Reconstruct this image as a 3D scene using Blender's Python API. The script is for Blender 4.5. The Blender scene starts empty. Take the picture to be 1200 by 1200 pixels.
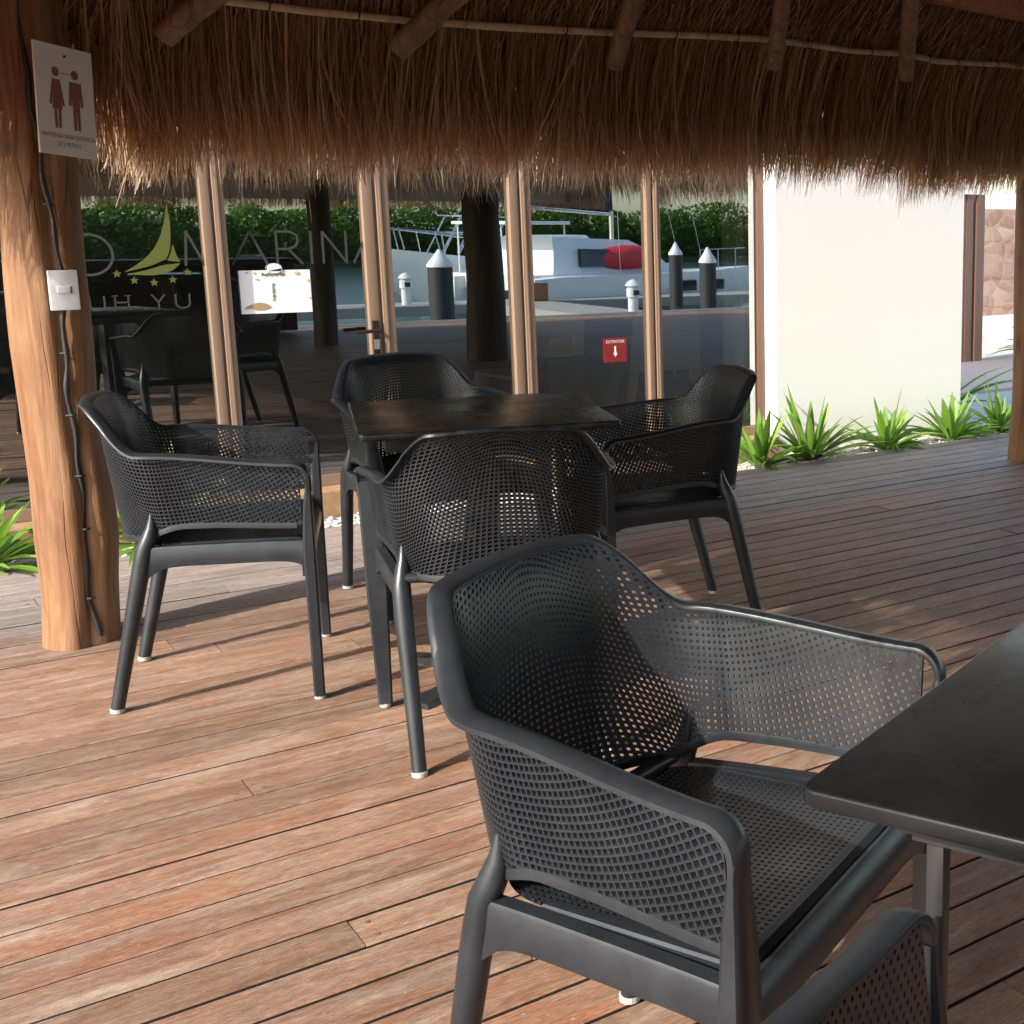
import bpy, bmesh, math, random
import numpy as np
from mathutils import Vector, Matrix
random.seed(7); rng = np.random.default_rng(7)
S = bpy.context.scene; C = S.collection
R = math.radians; PI = math.pi

# ------------------------------------------------------------------ camera, world, sun, exposure
cd = bpy.data.cameras.new('camera'); cam = bpy.data.objects.new('camera', cd); C.objects.link(cam)
cd.sensor_width = 36; cd.sensor_fit = 'HORIZONTAL'; cd.lens = 1513.3/1200*36
cd.shift_x = (600-999.6)/1200; cd.shift_y = (550.6-600)/1200
cd.clip_start = .02; cd.clip_end = 3000
right = Vector((0.7725937, -0.6348888, 0.0039000)); down = Vector((-0.1149293, -0.1458930, -0.9826019)); fwd = Vector((0.6244120, 0.7587038, -0.1856833))
m = Matrix((right, -down, -fwd)).transposed().to_4x4(); m.translation = (0, 0, 1.2497)
cam.matrix_world = m; S.camera = cam

SUN_EL, SUN_REL = R(31), R(14)          # light travels towards +x, a little towards the facade (+y)
L = Vector((math.cos(SUN_REL)*math.cos(SUN_EL), math.sin(SUN_REL)*math.cos(SUN_EL), -math.sin(SUN_EL)))
W = bpy.data.worlds.new('World'); S.world = W; W.use_nodes = True
nt = W.node_tree; bg = nt.nodes['Background']
sky = nt.nodes.new('ShaderNodeTexSky'); sky.sky_type = 'NISHITA'; sky.sun_disc = False
sky.sun_elevation = SUN_EL; sky.sun_rotation = math.atan2(-L.x, -L.y) % (2*PI)
sky.air_density = 1.0; sky.dust_density = 1.5; sky.ozone_density = 1.0
nt.links.new(sky.outputs[0], bg.inputs[0]); bg.inputs[1].default_value = .15
sd = bpy.data.lights.new('sun', 'SUN'); sd.energy = 2.9; sd.angle = R(.6); sd.color = (1, .94, .86)
so = bpy.data.objects.new('sun', sd); C.objects.link(so); so.rotation_euler = L.to_track_quat('-Z', 'Y').to_euler(); so.location = (-8, -3, 9)
S.view_settings.view_transform = 'Standard'; S.view_settings.look = 'None'; S.view_settings.gamma = 1
S.view_settings.exposure = 1.68
S.cycles.max_bounces = 10; S.cycles.transparent_max_bounces = 24; S.cycles.diffuse_bounces = 5
S.cycles.caustics_reflective = False; S.cycles.caustics_refractive = False

# ------------------------------------------------------------------ helpers
def mat(name, col=(.5,.5,.5), rough=.5, spec=.5, metal=0):
    M = bpy.data.materials.new(name); M.use_nodes = True
    b = M.node_tree.nodes['Principled BSDF']
    b.inputs['Base Color'].default_value = (*col, 1); b.inputs['Roughness'].default_value = rough
    b.inputs['Specular IOR Level'].default_value = spec; b.inputs['Metallic'].default_value = metal
    return M
class NT:
    """small node-graph writer"""
    def __init__(s, M): s.t = M.node_tree; s.b = s.t.nodes.get('Principled BSDF'); s.out = s.t.nodes.get('Material Output')
    def n(s, typ, **kw):
        o = s.t.nodes.new(typ)
        for k, v in kw.items(): setattr(o, k, v)
        return o
    def l(s, a, b): s.t.links.new(a, b)
    def coord(s, scale=(1,1,1), loc=None, kind='Object'):
        c = s.n('ShaderNodeTexCoord'); mp = s.n('ShaderNodeMapping'); mp.inputs['Scale'].default_value = scale
        s.l(c.outputs[kind], mp.inputs[0])
        if loc is not None: s.l(loc, mp.inputs['Location'])
        return mp.outputs[0]
    def noise(s, vec, scale=5, detail=4, rough=.55, dist=0):
        o = s.n('ShaderNodeTexNoise'); o.inputs['Scale'].default_value = scale; o.inputs['Detail'].default_value = detail
        o.inputs['Roughness'].default_value = rough; o.inputs['Distortion'].default_value = dist
        if vec is not None: s.l(vec, o.inputs['Vector'])
        return o.outputs['Fac']
    def ramp(s, fac, stops):
        o = s.n('ShaderNodeValToRGB'); e = o.color_ramp.elements
        while len(e) < len(stops): e.new(.5)
        for x, (p, c) in zip(e, stops): x.position = p; x.color = (*c, 1) if len(c) == 3 else c
        s.l(fac, o.inputs[0]); return o.outputs[0]
    def mix(s, f, a, b, mode='MIX'):
        o = s.n('ShaderNodeMix', data_type='RGBA', blend_type=mode)
        for sock, v in ((o.inputs[0], f), (o.inputs[6], a), (o.inputs[7], b)):
            if hasattr(v, 'is_linked'): s.l(v, sock)
            elif isinstance(v, (int, float)): sock.default_value = v
            else: sock.default_value = (*v, 1)
        return o.outputs[2]
    def math(s, op, a, b=0.):
        o = s.n('ShaderNodeMath', operation=op)
        for sock, v in ((o.inputs[0], a), (o.inputs[1], b)):
            if hasattr(v, 'is_linked'): s.l(v, sock)
            else: sock.default_value = v
        return o.outputs[0]
    def maprange(s, v, a, b, c=0., d=1.):
        o = s.n('ShaderNodeMapRange'); s.l(v, o.inputs[0])
        for i, x in enumerate((a, b, c, d)): o.inputs[i+1].default_value = x
        return o.outputs[0]
    def attr(s, name):
        o = s.n('ShaderNodeAttribute'); o.attribute_name = name; return o
    def col(s, v): s.l(v, s.b.inputs['Base Color'])
    def rough(s, v): s.l(v, s.b.inputs['Roughness'])
    def bump(s, h, strength=.3, dist=.01):
        o = s.n('ShaderNodeBump'); o.inputs['Strength'].default_value = strength; o.inputs['Distance'].default_value = dist
        s.l(h, o.inputs['Height']); s.l(o.outputs[0], s.b.inputs['Normal'])

def link(name, me, M=None, parent=None, loc=None):
    o = bpy.data.objects.new(name, me); C.objects.link(o)
    if M is not None:
        for x in (M if isinstance(M, (list, tuple)) else [M]): me.materials.append(x)
    if parent is not None: o.parent = parent
    if loc is not None: o.location = loc
    return o
def npmesh(name, V, F, smooth=False, attrs=None):
    me = bpy.data.meshes.new(name)
    me.from_pydata(np.asarray(V, float).tolist(), [], [list(map(int, f)) for f in F])
    if attrs:
        for k, v in attrs.items():
            a = me.color_attributes.new(k, 'FLOAT_COLOR', 'POINT'); v = np.asarray(v, np.float32)
            a.data.foreach_set('color', np.hstack([v, np.ones((len(v), 4-v.shape[1]), np.float32)]).ravel())
    if smooth: me.polygons.foreach_set('use_smooth', [True]*len(me.polygons))
    me.update(); return me
class MB:
    """collects boxes, tubes and lofts into one mesh"""
    def __init__(s): s.V = []; s.F = []
    def add(s, V, F): n = len(s.V); s.V += [tuple(v) for v in V]; s.F += [[i+n for i in f] for f in F]; return s
    def box(s, lo, hi, rot=0, org=(0,0,0), bev=0):
        x0,y0,z0 = lo; x1,y1,z1 = hi
        if bev:
            b = bmesh.new(); bmesh.ops.create_cube(b, size=1)
            for v in b.verts: v.co = Vector(((x0+x1)/2+v.co.x*(x1-x0), (y0+y1)/2+v.co.y*(y1-y0), (z0+z1)/2+v.co.z*(z1-z0)))
            bmesh.ops.bevel(b, geom=b.edges[:], offset=bev, segments=2, affect='EDGES', profile=.6)
            b.verts.index_update(); P = [v.co.copy() for v in b.verts]; F = [[v.index for v in f.verts] for f in b.faces]; b.free()
        else:
            P = [Vector(p) for p in ((x0,y0,z0),(x1,y0,z0),(x1,y1,z0),(x0,y1,z0),(x0,y0,z1),(x1,y0,z1),(x1,y1,z1),(x0,y1,z1))]
            F = [[0,3,2,1],[4,5,6,7],[0,1,5,4],[1,2,6,5],[2,3,7,6],[3,0,4,7]]
        if rot:
            c, q = math.cos(rot), math.sin(rot); P = [Vector((p.x*c-p.y*q, p.x*q+p.y*c, p.z)) for p in P]
        return s.add([p+Vector(org) for p in P], F)
    def tube(s, pts, rad, n=10, sx=1, cap=True):
        pts = [Vector(p) for p in pts]; rad = rad if hasattr(rad, '__len__') else [rad]*len(pts)
        up = Vector((0,0,1)); V = []; F = []; prev = None
        for i, p in enumerate(pts):
            t = (pts[min(i+1, len(pts)-1)]-pts[max(i-1, 0)]).normalized()
            if prev is None: a = t.orthogonal().normalized() if abs(t.dot(up)) > .9 else t.cross(up).normalized()
            else: a = (prev - t*prev.dot(t)).normalized()
            prev = a; b = t.cross(a)
            for k in range(n): V.append(p+a*(math.cos(2*PI*k/n)*rad[i]*sx)+b*(math.sin(2*PI*k/n)*rad[i]))
        for i in range(len(pts)-1):
            for k in range(n): F.append([i*n+k, i*n+(k+1)%n, (i+1)*n+(k+1)%n, (i+1)*n+k])
        if cap: F.append(list(range(n))[::-1]); F.append([(len(pts)-1)*n+k for k in range(n)])
        return s.add(V, F)
    def loft(s, rings, close=True, cap=True):
        n = len(rings[0]); V = [p for r in rings for p in r]; F = []
        for i in range(len(rings)-1):
            for k in range(n if close else n-1): F.append([i*n+k, i*n+(k+1)%n, (i+1)*n+(k+1)%n, (i+1)*n+k])
        if cap and close: F.append(list(range(n))[::-1]); F.append([(len(rings)-1)*n+k for k in range(n)])
        return s.add(V, F)
    def lathe(s, prof, c=(0,0,0), n=20):
        return s.loft([[(c[0]+r*math.cos(2*PI*k/n), c[1]+r*math.sin(2*PI*k/n), c[2]+z) for k in range(n)] for r, z in prof])
    def prism(s, poly, y0, y1, axis='y'):
        """polygon in x,z pushed from y0 to y1"""
        n = len(poly); V = [(x, y0, z) for x, z in poly]+[(x, y1, z) for x, z in poly]
        F = [list(range(n)), list(range(n, 2*n))[::-1]]+[[i, n+i, n+(i+1)%n, (i+1)%n] for i in range(n)]
        return s.add(V, F)
    def build(s, name, M=None, parent=None, smooth=None, loc=None):
        me = bpy.data.meshes.new(name); me.from_pydata([tuple(v) for v in s.V], [], s.F)
        b = bmesh.new(); b.from_mesh(me); bmesh.ops.recalc_face_normals(b, faces=b.faces); b.to_mesh(me); b.free()
        if smooth is not None:
            me.polygons.foreach_set('use_smooth', [True]*len(me.polygons))
            me.set_sharp_from_angle(angle=R(smooth))
        return link(name, me, M, parent, loc)
def empty(name, loc=(0,0,0), rz=0):
    o = bpy.data.objects.new(name, None); C.objects.link(o); o.location = loc; o.rotation_euler = (0,0,rz); o.empty_display_size = .1; return o
def tag(o, label=None, cat=None, group=None, kind=None):
    for k, v in (('label',label),('category',cat),('group',group),('kind',kind)):
        if v: o[k] = v
    return o
def copy_tree(o, parent=None):
    c = o.copy(); C.objects.link(c)
    if parent is not None: c.parent = parent
    for ch in o.children: copy_tree(ch, c)
    return c
def smoothstep(x, a, b):
    t = np.clip((x-a)/(b-a), 0, 1); return t*t*(3-2*t)
def text_mesh(body, size):
    cu = bpy.data.curves.new('writing', 'FONT'); cu.body = body; cu.size = size; cu.align_x = 'CENTER'; cu.align_y = 'CENTER'; cu.resolution_u = 3
    o = bpy.data.objects.new('writing', cu); me = o.to_mesh(); V = [v.co.copy() for v in me.vertices]; F = [list(p.vertices) for p in me.polygons]
    o.to_mesh_clear(); bpy.data.objects.remove(o); bpy.data.curves.remove(cu); return V, F

# ------------------------------------------------------------------ materials
def m_deck():
    M = mat('weathered_hardwood', rough=.55, spec=.35); g = NT(M)
    a = g.attr('board'); sp = g.n('ShaderNodeSeparateColor'); g.l(a.outputs['Color'], sp.inputs[0])
    r1, r2, r3 = sp.outputs
    off = g.n('ShaderNodeCombineXYZ'); g.l(g.math('MULTIPLY', r1, 37.), off.inputs[0]); g.l(g.math('MULTIPLY', r2, 53.), off.inputs[1])
    v = g.coord((2.2, 12, 1), off.outputs[0]); vf = g.coord((9, 150, 1), off.outputs[0]); vb = g.coord((1, 3.5, 1), off.outputs[0])
    n1 = g.noise(v, 2.2, 6, .70, .8); n2 = g.noise(vf, 1.6, 5, .7, .2); n3 = g.noise(g.coord((1.7, 7, 1), off.outputs[0]), 1.7, 6, .72, 1.2)
    grain = g.noise(g.coord((40, 260, 1), off.outputs[0]), 1, 3, .7)
    c = g.ramp(n1, [(.25, (.135,.070,.043)), (.43, (.212,.124,.078)), (.58, (.285,.183,.122)), (.80, (.41,.315,.232))])
    red = g.ramp(n2, [(.3, (.20,.070,.034)), (.55, (.30,.125,.062)), (.75, (.36,.20,.125))])
    px_ = g.n('ShaderNodeSeparateXYZ'); tq = g.n('ShaderNodeTexCoord'); g.l(tq.outputs['Object'], px_.inputs[0])
    near = g.maprange(px_.outputs[1], 1.0, 3.6, 1.0, .35)
    gate = g.math('MULTIPLY', g.math('MULTIPLY', g.maprange(n3, .42, .60), g.maprange(r3, .15, .8, .25, 1.)), near)
    c = g.mix(gate, c, red)
    pale = g.maprange(g.noise(vb, 2.9, 6, .7, .6), .52, .75, 0, .55)
    c = g.mix(pale, c, (.46,.375,.30))
    lil = g.maprange(g.noise(g.coord((1.6, 6, 1), off.outputs[0]), 2.3, 5, .7, 1.0), .50, .66, 0, .55)
    c = g.mix(g.math('MULTIPLY', lil, g.maprange(r3, 0, .8, 1., .25)), c, (.245,.185,.175))
    spk = g.maprange(g.noise(g.coord((55, 110, 1), off.outputs[0]), 1, 2, .5), .70, .76, 0, .5)
    c = g.mix(spk, c, (.50,.42,.35))
    # grey, sun-bleached boards beyond the eave; a trace of grey to the right
    pos = g.n('ShaderNodeSeparateXYZ'); tc = g.n('ShaderNodeTexCoord'); g.l(tc.outputs['Object'], pos.inputs[0])
    gy = g.maprange(g.math('ADD', pos.outputs[1], g.math('MULTIPLY', n3, .25)), 4.35, 4.85, 0, .72)
    gx = g.maprange(g.math('ADD', pos.outputs[0], g.math('MULTIPLY', n3, .8)), 1.9, 3.0, 0, .03)
    gm = g.math('MAXIMUM', gy, gx)
    grey = g.ramp(n1, [(.3, (.135,.112,.10)), (.55, (.205,.178,.162)), (.75, (.27,.24,.22))])
    c = g.mix(gm, c, grey)
    shade_fill = g.math('MULTIPLY', g.maprange(g.math('ADD', pos.outputs[0], g.math('MULTIPLY', n3, .8)), 2.2, 3.2, 0, .6), g.maprange(pos.outputs[1], 4.5, 4.6, 1, 0))  # boards in the roof shade warmed and lightened: fill light put into the colour
    c = g.mix(shade_fill, c, g.ramp(n1, [(.3, (.27,.148,.092)), (.55, (.40,.235,.152)), (.75, (.50,.335,.235))]))
    out_ = g.maprange(g.math('ADD', pos.outputs[1], g.math('MULTIPLY', n1, .03)), 4.575, 4.60, 0, .40)  # strip past the roof shadow made paler: sunlight put into the board colour
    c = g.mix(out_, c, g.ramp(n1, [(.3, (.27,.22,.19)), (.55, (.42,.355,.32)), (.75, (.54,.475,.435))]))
    tone = g.maprange(r2, 0, 1, .76, 1.16)
    tn = g.n('ShaderNodeCombineColor'); [g.l(tone, tn.inputs[i]) for i in range(3)]
    c = g.mix(1, c, tn.outputs[0], 'MULTIPLY')
    fl = g.maprange(grain, .35, .7, .66, 1.20); fn = g.n('ShaderNodeCombineColor'); [g.l(fl, fn.inputs[i]) for i in range(3)]
    c = g.mix(1, c, fn.outputs[0], 'MULTIPLY')
    g.col(c); g.rough(g.maprange(n2, .3, .7, .42, .72)); g.bump(g.math('ADD', n2, grain), .35, .0025)
    return M
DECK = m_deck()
def m_plastic():
    M = mat('charcoal_resin', (.032,.036,.041), .42, .46); g = NT(M)
    n = g.noise(g.coord(), 260, 2, .5); n2 = g.noise(g.coord(), 9, 5, .65)
    dz = g.n('ShaderNodeNewGeometry'); sx_ = g.n('ShaderNodeSeparateXYZ'); g.l(dz.outputs['Normal'], sx_.inputs[0])
    dust = g.math('MULTIPLY', g.maprange(sx_.outputs[2], .55, .95, 0, .28), g.maprange(g.noise(g.coord(), 22, 5, .75), .35, .7, .1, 1.))
    g.col(g.mix(g.math('MAXIMUM', dust, g.maprange(n2, .45, .75, 0, .5)), (.0125,.0150,.0185), (.032,.035,.039)))
    g.rough(g.maprange(n2, .3, .7, .30, .46)); g.bump(n, .12, .0006); return M
PLASTIC = m_plastic()
def m_table():
    M = mat('black_tabletop', (.022,.022,.022), .3, .28); g = NT(M)
    n2 = g.noise(g.coord(), 7, 6, .7); g.col(g.mix(g.maprange(n2, .4, .75, 0, .55), (.0075,.0075,.0078), (.015,.015,.015)))
    g.rough(g.maprange(n2, .3, .7, .20, .34)); return M
TABLETOP = m_table()
METAL = mat('dark_powder_coat', (.016,.016,.017), .35, .5)
GLIDE = mat('pale_nylon', (.33,.32,.30), .5)
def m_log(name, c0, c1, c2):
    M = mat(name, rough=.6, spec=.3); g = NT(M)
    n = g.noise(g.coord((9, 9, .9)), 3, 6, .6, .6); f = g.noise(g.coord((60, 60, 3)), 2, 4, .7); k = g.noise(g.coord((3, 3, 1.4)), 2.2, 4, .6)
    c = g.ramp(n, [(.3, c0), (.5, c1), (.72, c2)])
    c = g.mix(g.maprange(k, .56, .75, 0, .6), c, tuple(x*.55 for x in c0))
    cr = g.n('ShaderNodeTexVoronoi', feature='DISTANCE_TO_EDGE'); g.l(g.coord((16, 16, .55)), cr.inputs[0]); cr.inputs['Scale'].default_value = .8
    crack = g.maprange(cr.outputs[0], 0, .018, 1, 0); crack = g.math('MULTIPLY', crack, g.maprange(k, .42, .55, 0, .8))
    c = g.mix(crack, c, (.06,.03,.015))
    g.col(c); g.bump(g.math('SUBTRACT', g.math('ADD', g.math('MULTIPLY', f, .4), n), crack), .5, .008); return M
LOG = m_log('varnished_log', (.150,.064,.027), (.215,.108,.051), (.28,.16,.086))
RAFT = m_log('rafter_log', (.15,.085,.050), (.22,.135,.085), (.30,.20,.13))
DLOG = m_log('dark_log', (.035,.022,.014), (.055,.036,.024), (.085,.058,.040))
BEAM = m_log('red_log', (.24,.085,.035), (.34,.13,.055), (.42,.18,.085))
BAMBOO = m_log('peeled_pole', (.46,.34,.21), (.58,.46,.31), (.66,.55,.39))
def m_thatch():
    M = bpy.data.materials.new('palm_thatch'); M.use_nodes = True; g = NT(M)
    a = g.attr('straw'); sp = g.n('ShaderNodeSeparateColor'); g.l(a.outputs['Color'], sp.inputs[0])
    c = g.ramp(sp.outputs[0], [(0, (.125,.075,.046)), (.4, (.375,.222,.122)), (.75, (.62,.425,.25)), (1, (.86,.72,.52))])
    c = g.mix(sp.outputs[1], c, (.50,.43,.33))
    g.col(c); g.b.inputs['Roughness'].default_value = .6; g.b.inputs['Specular IOR Level'].default_value = .25
    t = g.n('ShaderNodeBsdfTranslucent'); g.l(g.mix(.5, c, (.64,.27,.08)), t.inputs[0])
    mx = g.n('ShaderNodeMixShader'); mx.inputs[0].default_value = .5
    g.l(g.b.outputs[0], mx.inputs[1]); g.l(t.outputs[0], mx.inputs[2]); g.l(mx.outputs[0], g.out.inputs[0]); return M
THATCH = m_thatch()
def m_slab():
    M = mat('thatch_bed', rough=.8, spec=.1); g = NT(M)
    n = g.noise(g.coord((30, 6, 6)), 3, 5, .7); g.col(g.ramp(n, [(.3, (.06,.032,.018)), (.7, (.17,.095,.05))])); g.bump(n, .8, .02); return M
SLAB = m_slab()
def m_plaster():
    M = mat('white_plaster', (.80,.79,.74), .8, .2); g = NT(M)
    n = g.noise(g.coord(), 3, 6, .7); f = g.noise(g.coord(), 90, 3, .6)
    pz = g.n('ShaderNodeSeparateXYZ'); tc = g.n('ShaderNodeTexCoord'); g.l(tc.outputs['Object'], pz.inputs[0])
    low = g.math('MULTIPLY', g.maprange(pz.outputs[2], .0, .35, 1, 0), g.maprange(n, .35, .7, .2, .8))
    g.col(g.mix(low, g.mix(n, (.90,.89,.85), (.88,.87,.83)), (.74,.68,.57))); tw = g.noise(g.coord((1, 1, 1)), 7, 6, .7, 1.5); g.bump(g.math('ADD', g.math('MULTIPLY', f, .3), tw), .10, .004); return M
PLASTER = m_plaster()
ALU = mat('tan_aluminium', (.235,.160,.112), .38, .5)
ALU2 = mat('brown_aluminium', (.125,.066,.046), .4, .5)
def m_terr():
    M = mat('terracotta_sill', (.50,.30,.15), .6); g = NT(M); n = g.noise(g.coord(), 12, 5, .7)
    g.col(g.ramp(n, [(.3, (.30,.17,.085)), (.7, (.42,.27,.15))])); return M
TERR = m_terr()
def m_glass(name, tint, fac):
    M = bpy.data.materials.new(name); M.use_nodes = True; g = NT(M)
    t = g.n('ShaderNodeBsdfTransparent'); t.inputs[0].default_value = (*tint, 1)
    gl = g.n('ShaderNodeBsdfGlossy'); gl.inputs['Roughness'].default_value = 0.; gl.inputs[0].default_value = (.90,.96,.95,1)
    fr = g.n('ShaderNodeFresnel'); fr.inputs[0].default_value = 1.5
    mx = g.n('ShaderNodeMixShader'); g.l(g.math('ADD', fr.outputs[0], fac), mx.inputs[0])
    g.l(t.outputs[0], mx.inputs[1]); g.l(gl.outputs[0], mx.inputs[2]); g.l(mx.outputs[0], g.out.inputs[0]); return M
GLASS = m_glass('coated_glass', (.78,.83,.80), .30)
CLEARG = m_glass('clear_glass', (.92,.95,.93), .05)
def m_trans():
    M = bpy.data.materials.new('glass_back'); M.use_nodes = True; g = NT(M)
    t = g.n('ShaderNodeBsdfTransparent'); g.l(t.outputs[0], g.out.inputs[0]); return M
GBACK = m_trans()
def m_leaf():
    M = bpy.data.materials.new('strap_leaf'); M.use_nodes = True; g = NT(M)
    a = g.attr('leafcol'); sp = g.n('ShaderNodeSeparateColor'); g.l(a.outputs['Color'], sp.inputs[0])
    c = g.ramp(sp.outputs[0], [(0, (.055,.14,.016)), (.5, (.15,.30,.036)), (1, (.36,.47,.12))])
    g.col(c); g.b.inputs['Roughness'].default_value = .38
    t = g.n('ShaderNodeBsdfTranslucent'); g.l(g.mix(.5, c, (.25,.45,.05)), t.inputs[0]); mx = g.n('ShaderNodeMixShader'); mx.inputs[0].default_value = .35
    g.l(g.b.outputs[0], mx.inputs[1]); g.l(t.outputs[0], mx.inputs[2]); g.l(mx.outputs[0], g.out.inputs[0]); return M
LEAF = m_leaf()
MANG = m_leaf(); MANG.name = 'mangrove_leaf'; MANG.node_tree.nodes['Principled BSDF'].inputs['Roughness'].default_value = .85; MANG.node_tree.nodes['Principled BSDF'].inputs['Specular IOR Level'].default_value = .1
for n_ in MANG.node_tree.nodes:
    if n_.type == 'VALTORGB':
        for e_, c_ in zip(n_.color_ramp.elements, ((.018,.045,.010,1), (.060,.115,.022,1), (.15,.21,.05,1))): e_.color = c_
def m_ground():
    M = mat('pale_concrete', rough=.85, spec=.2); g = NT(M); n = g.noise(g.coord(), 1.4, 7, .7); f = g.noise(g.coord(), 60, 3, .6)
    g.col(g.mix(g.maprange(f, .3, .7, 0, .4), g.ramp(n, [(.3, (.42,.39,.35)), (.7, (.58,.55,.50))]), (.36,.33,.30))); g.bump(f, .2, .004); return M
GROUND = m_ground()
def m_gravel():
    M = mat('white_gravel', rough=.85, spec=.2); g = NT(M)
    v = g.n('ShaderNodeTexVoronoi'); g.l(g.coord(), v.inputs[0]); v.inputs['Scale'].default_value = 45
    g.col(g.ramp(v.outputs['Distance'], [(.0, (.74,.71,.65)), (.45, (.62,.58,.52)), (.8, (.28,.25,.21))])); g.bump(g.math('SUBTRACT', 1., v.outputs['Distance']), .8, .015); return M
GRAVEL = m_gravel()
PINK = mat('pink_paving', (.52,.38,.30), .8)
def m_stone():
    M = mat('pink_stone', rough=.8); g = NT(M); v = g.n('ShaderNodeTexVoronoi', feature='DISTANCE_TO_EDGE'); cv = g.n('ShaderNodeTexVoronoi')
    vec = g.coord((1, 1, 1.3)); g.l(vec, v.inputs[0]); g.l(vec, cv.inputs[0]); v.inputs['Scale'].default_value = 4.5; cv.inputs['Scale'].default_value = 4.5
    sp = g.n('ShaderNodeSeparateColor'); g.l(cv.outputs['Color'], sp.inputs[0])
    c = g.ramp(sp.outputs[0], [(0, (.25,.105,.068)), (.5, (.33,.165,.11)), (1, (.42,.26,.18))])
    c = g.mix(g.maprange(g.noise(vec, 9, 5, .7), .4, .7, 0, .5), c, (.36,.22,.15))
    c = g.mix(g.maprange(v.outputs[0], .015, .05, .7, 0), c, (.36,.24,.18)); g.col(c); g.bump(v.outputs[0], .6, .03); return M
STONE = m_stone()
def m_water():
    M = mat('marina_water', (.045,.10,.095), .06, .5); g = NT(M); n = g.noise(g.coord((1,1,1)), 1.6, 5, .6, .4); n2 = g.noise(g.coord(), 7, 3, .6)
    g.bump(g.math('ADD', n, g.math('MULTIPLY', n2, .4)), .45, .12); return M
WATER = m_water()
WHITE = mat('white_gelcoat', (.80,.81,.82), .25)
TINT = mat('tinted_window', (.02,.022,.025), .08)
NAVY = mat('navy_canvas', (.02,.022,.035), .8)
RED = mat('red_canvas', (.55,.03,.035), .55)
PILE = mat('black_pile', (.03,.03,.032), .6)
STEEL = mat('stainless_tube', (.6,.6,.6), .25, metal=1)
DOCK = mat('grey_dock_planks', (.34,.32,.29), .8)
QUAY = mat('quay_concrete', (.16,.165,.17), .85)
WOODBOX = mat('brown_crate', (.28,.13,.06), .6)
PAPER = mat('white_paper', (.86,.86,.86), .6)
SIGNW = mat('grey_white_plaque', (.88,.88,.88), .45)
SIGNB = mat('brown_print', (.28,.11,.055), .6)
SWITCH = mat('white_switch_plastic', (.74,.76,.80), .35)
CABLE = mat('black_cable', (.015,.014,.013), .55)
FILM = mat('etched_film', (.040,.042,.038), .6)
GOLD = mat('olive_gold_film', (.10,.112,.024), .5)
PRINT = mat('printed_ink', (.16,.14,.10), .6); FISH = mat('fish_print', (.40,.27,.13), .6); YEL = mat('yellow_print', (.62,.50,.16), .6)
REDP = mat('red_sign', (.22,.018,.016), .4)
CHAIRW = mat('pale_moulded_plastic', (.60,.58,.54), .45)
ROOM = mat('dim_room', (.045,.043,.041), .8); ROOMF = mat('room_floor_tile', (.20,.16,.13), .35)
CURT = mat('white_curtain', (.80,.86,.80), .8)

# ------------------------------------------------------------------ setting: ground, deck, gravel, water
QY = -4.8
b = MB(); b.box((-60, QY, -1.6), (300, 400, -.12)); g_ = b.build('ground', [GROUND]); tag(g_, kind='structure')
b = MB(); b.box((-60, QY-.35, -2.2), (300, QY-.004, -.02)); q_ = b.build('quay', QUAY); tag(q_, kind='structure')
b = MB(); b.add([(-700,-900,-1.05),(900,-900,-1.05),(900,QY-.36,-1.05),(-700,QY-.36,-1.05)], [[0,1,2,3]]); w_ = b.build('water', WATER); tag(w_, kind='structure')
b = MB(); b.box((-6, 5.458, -.118), (8.6, 5.96, -.035)); gr_ = b.build('gravel_bed', GRAVEL); tag(gr_, kind='structure')
b = MB(); b.box((6.2, 7.6, -.119), (12.5, 9.35, -.10)); pv = b.build('path', PINK); tag(pv, kind='structure')
b = MB(); b.box((-4, -4.5, -.117), (12, 5.42, -.105)); ub = b.build('deck_underlay', mat('dark_underlay', (.02,.015,.012), .9)); tag(ub, kind='structure')  # flat black sheet below the boards, standing in for shade under the gaps
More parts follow.
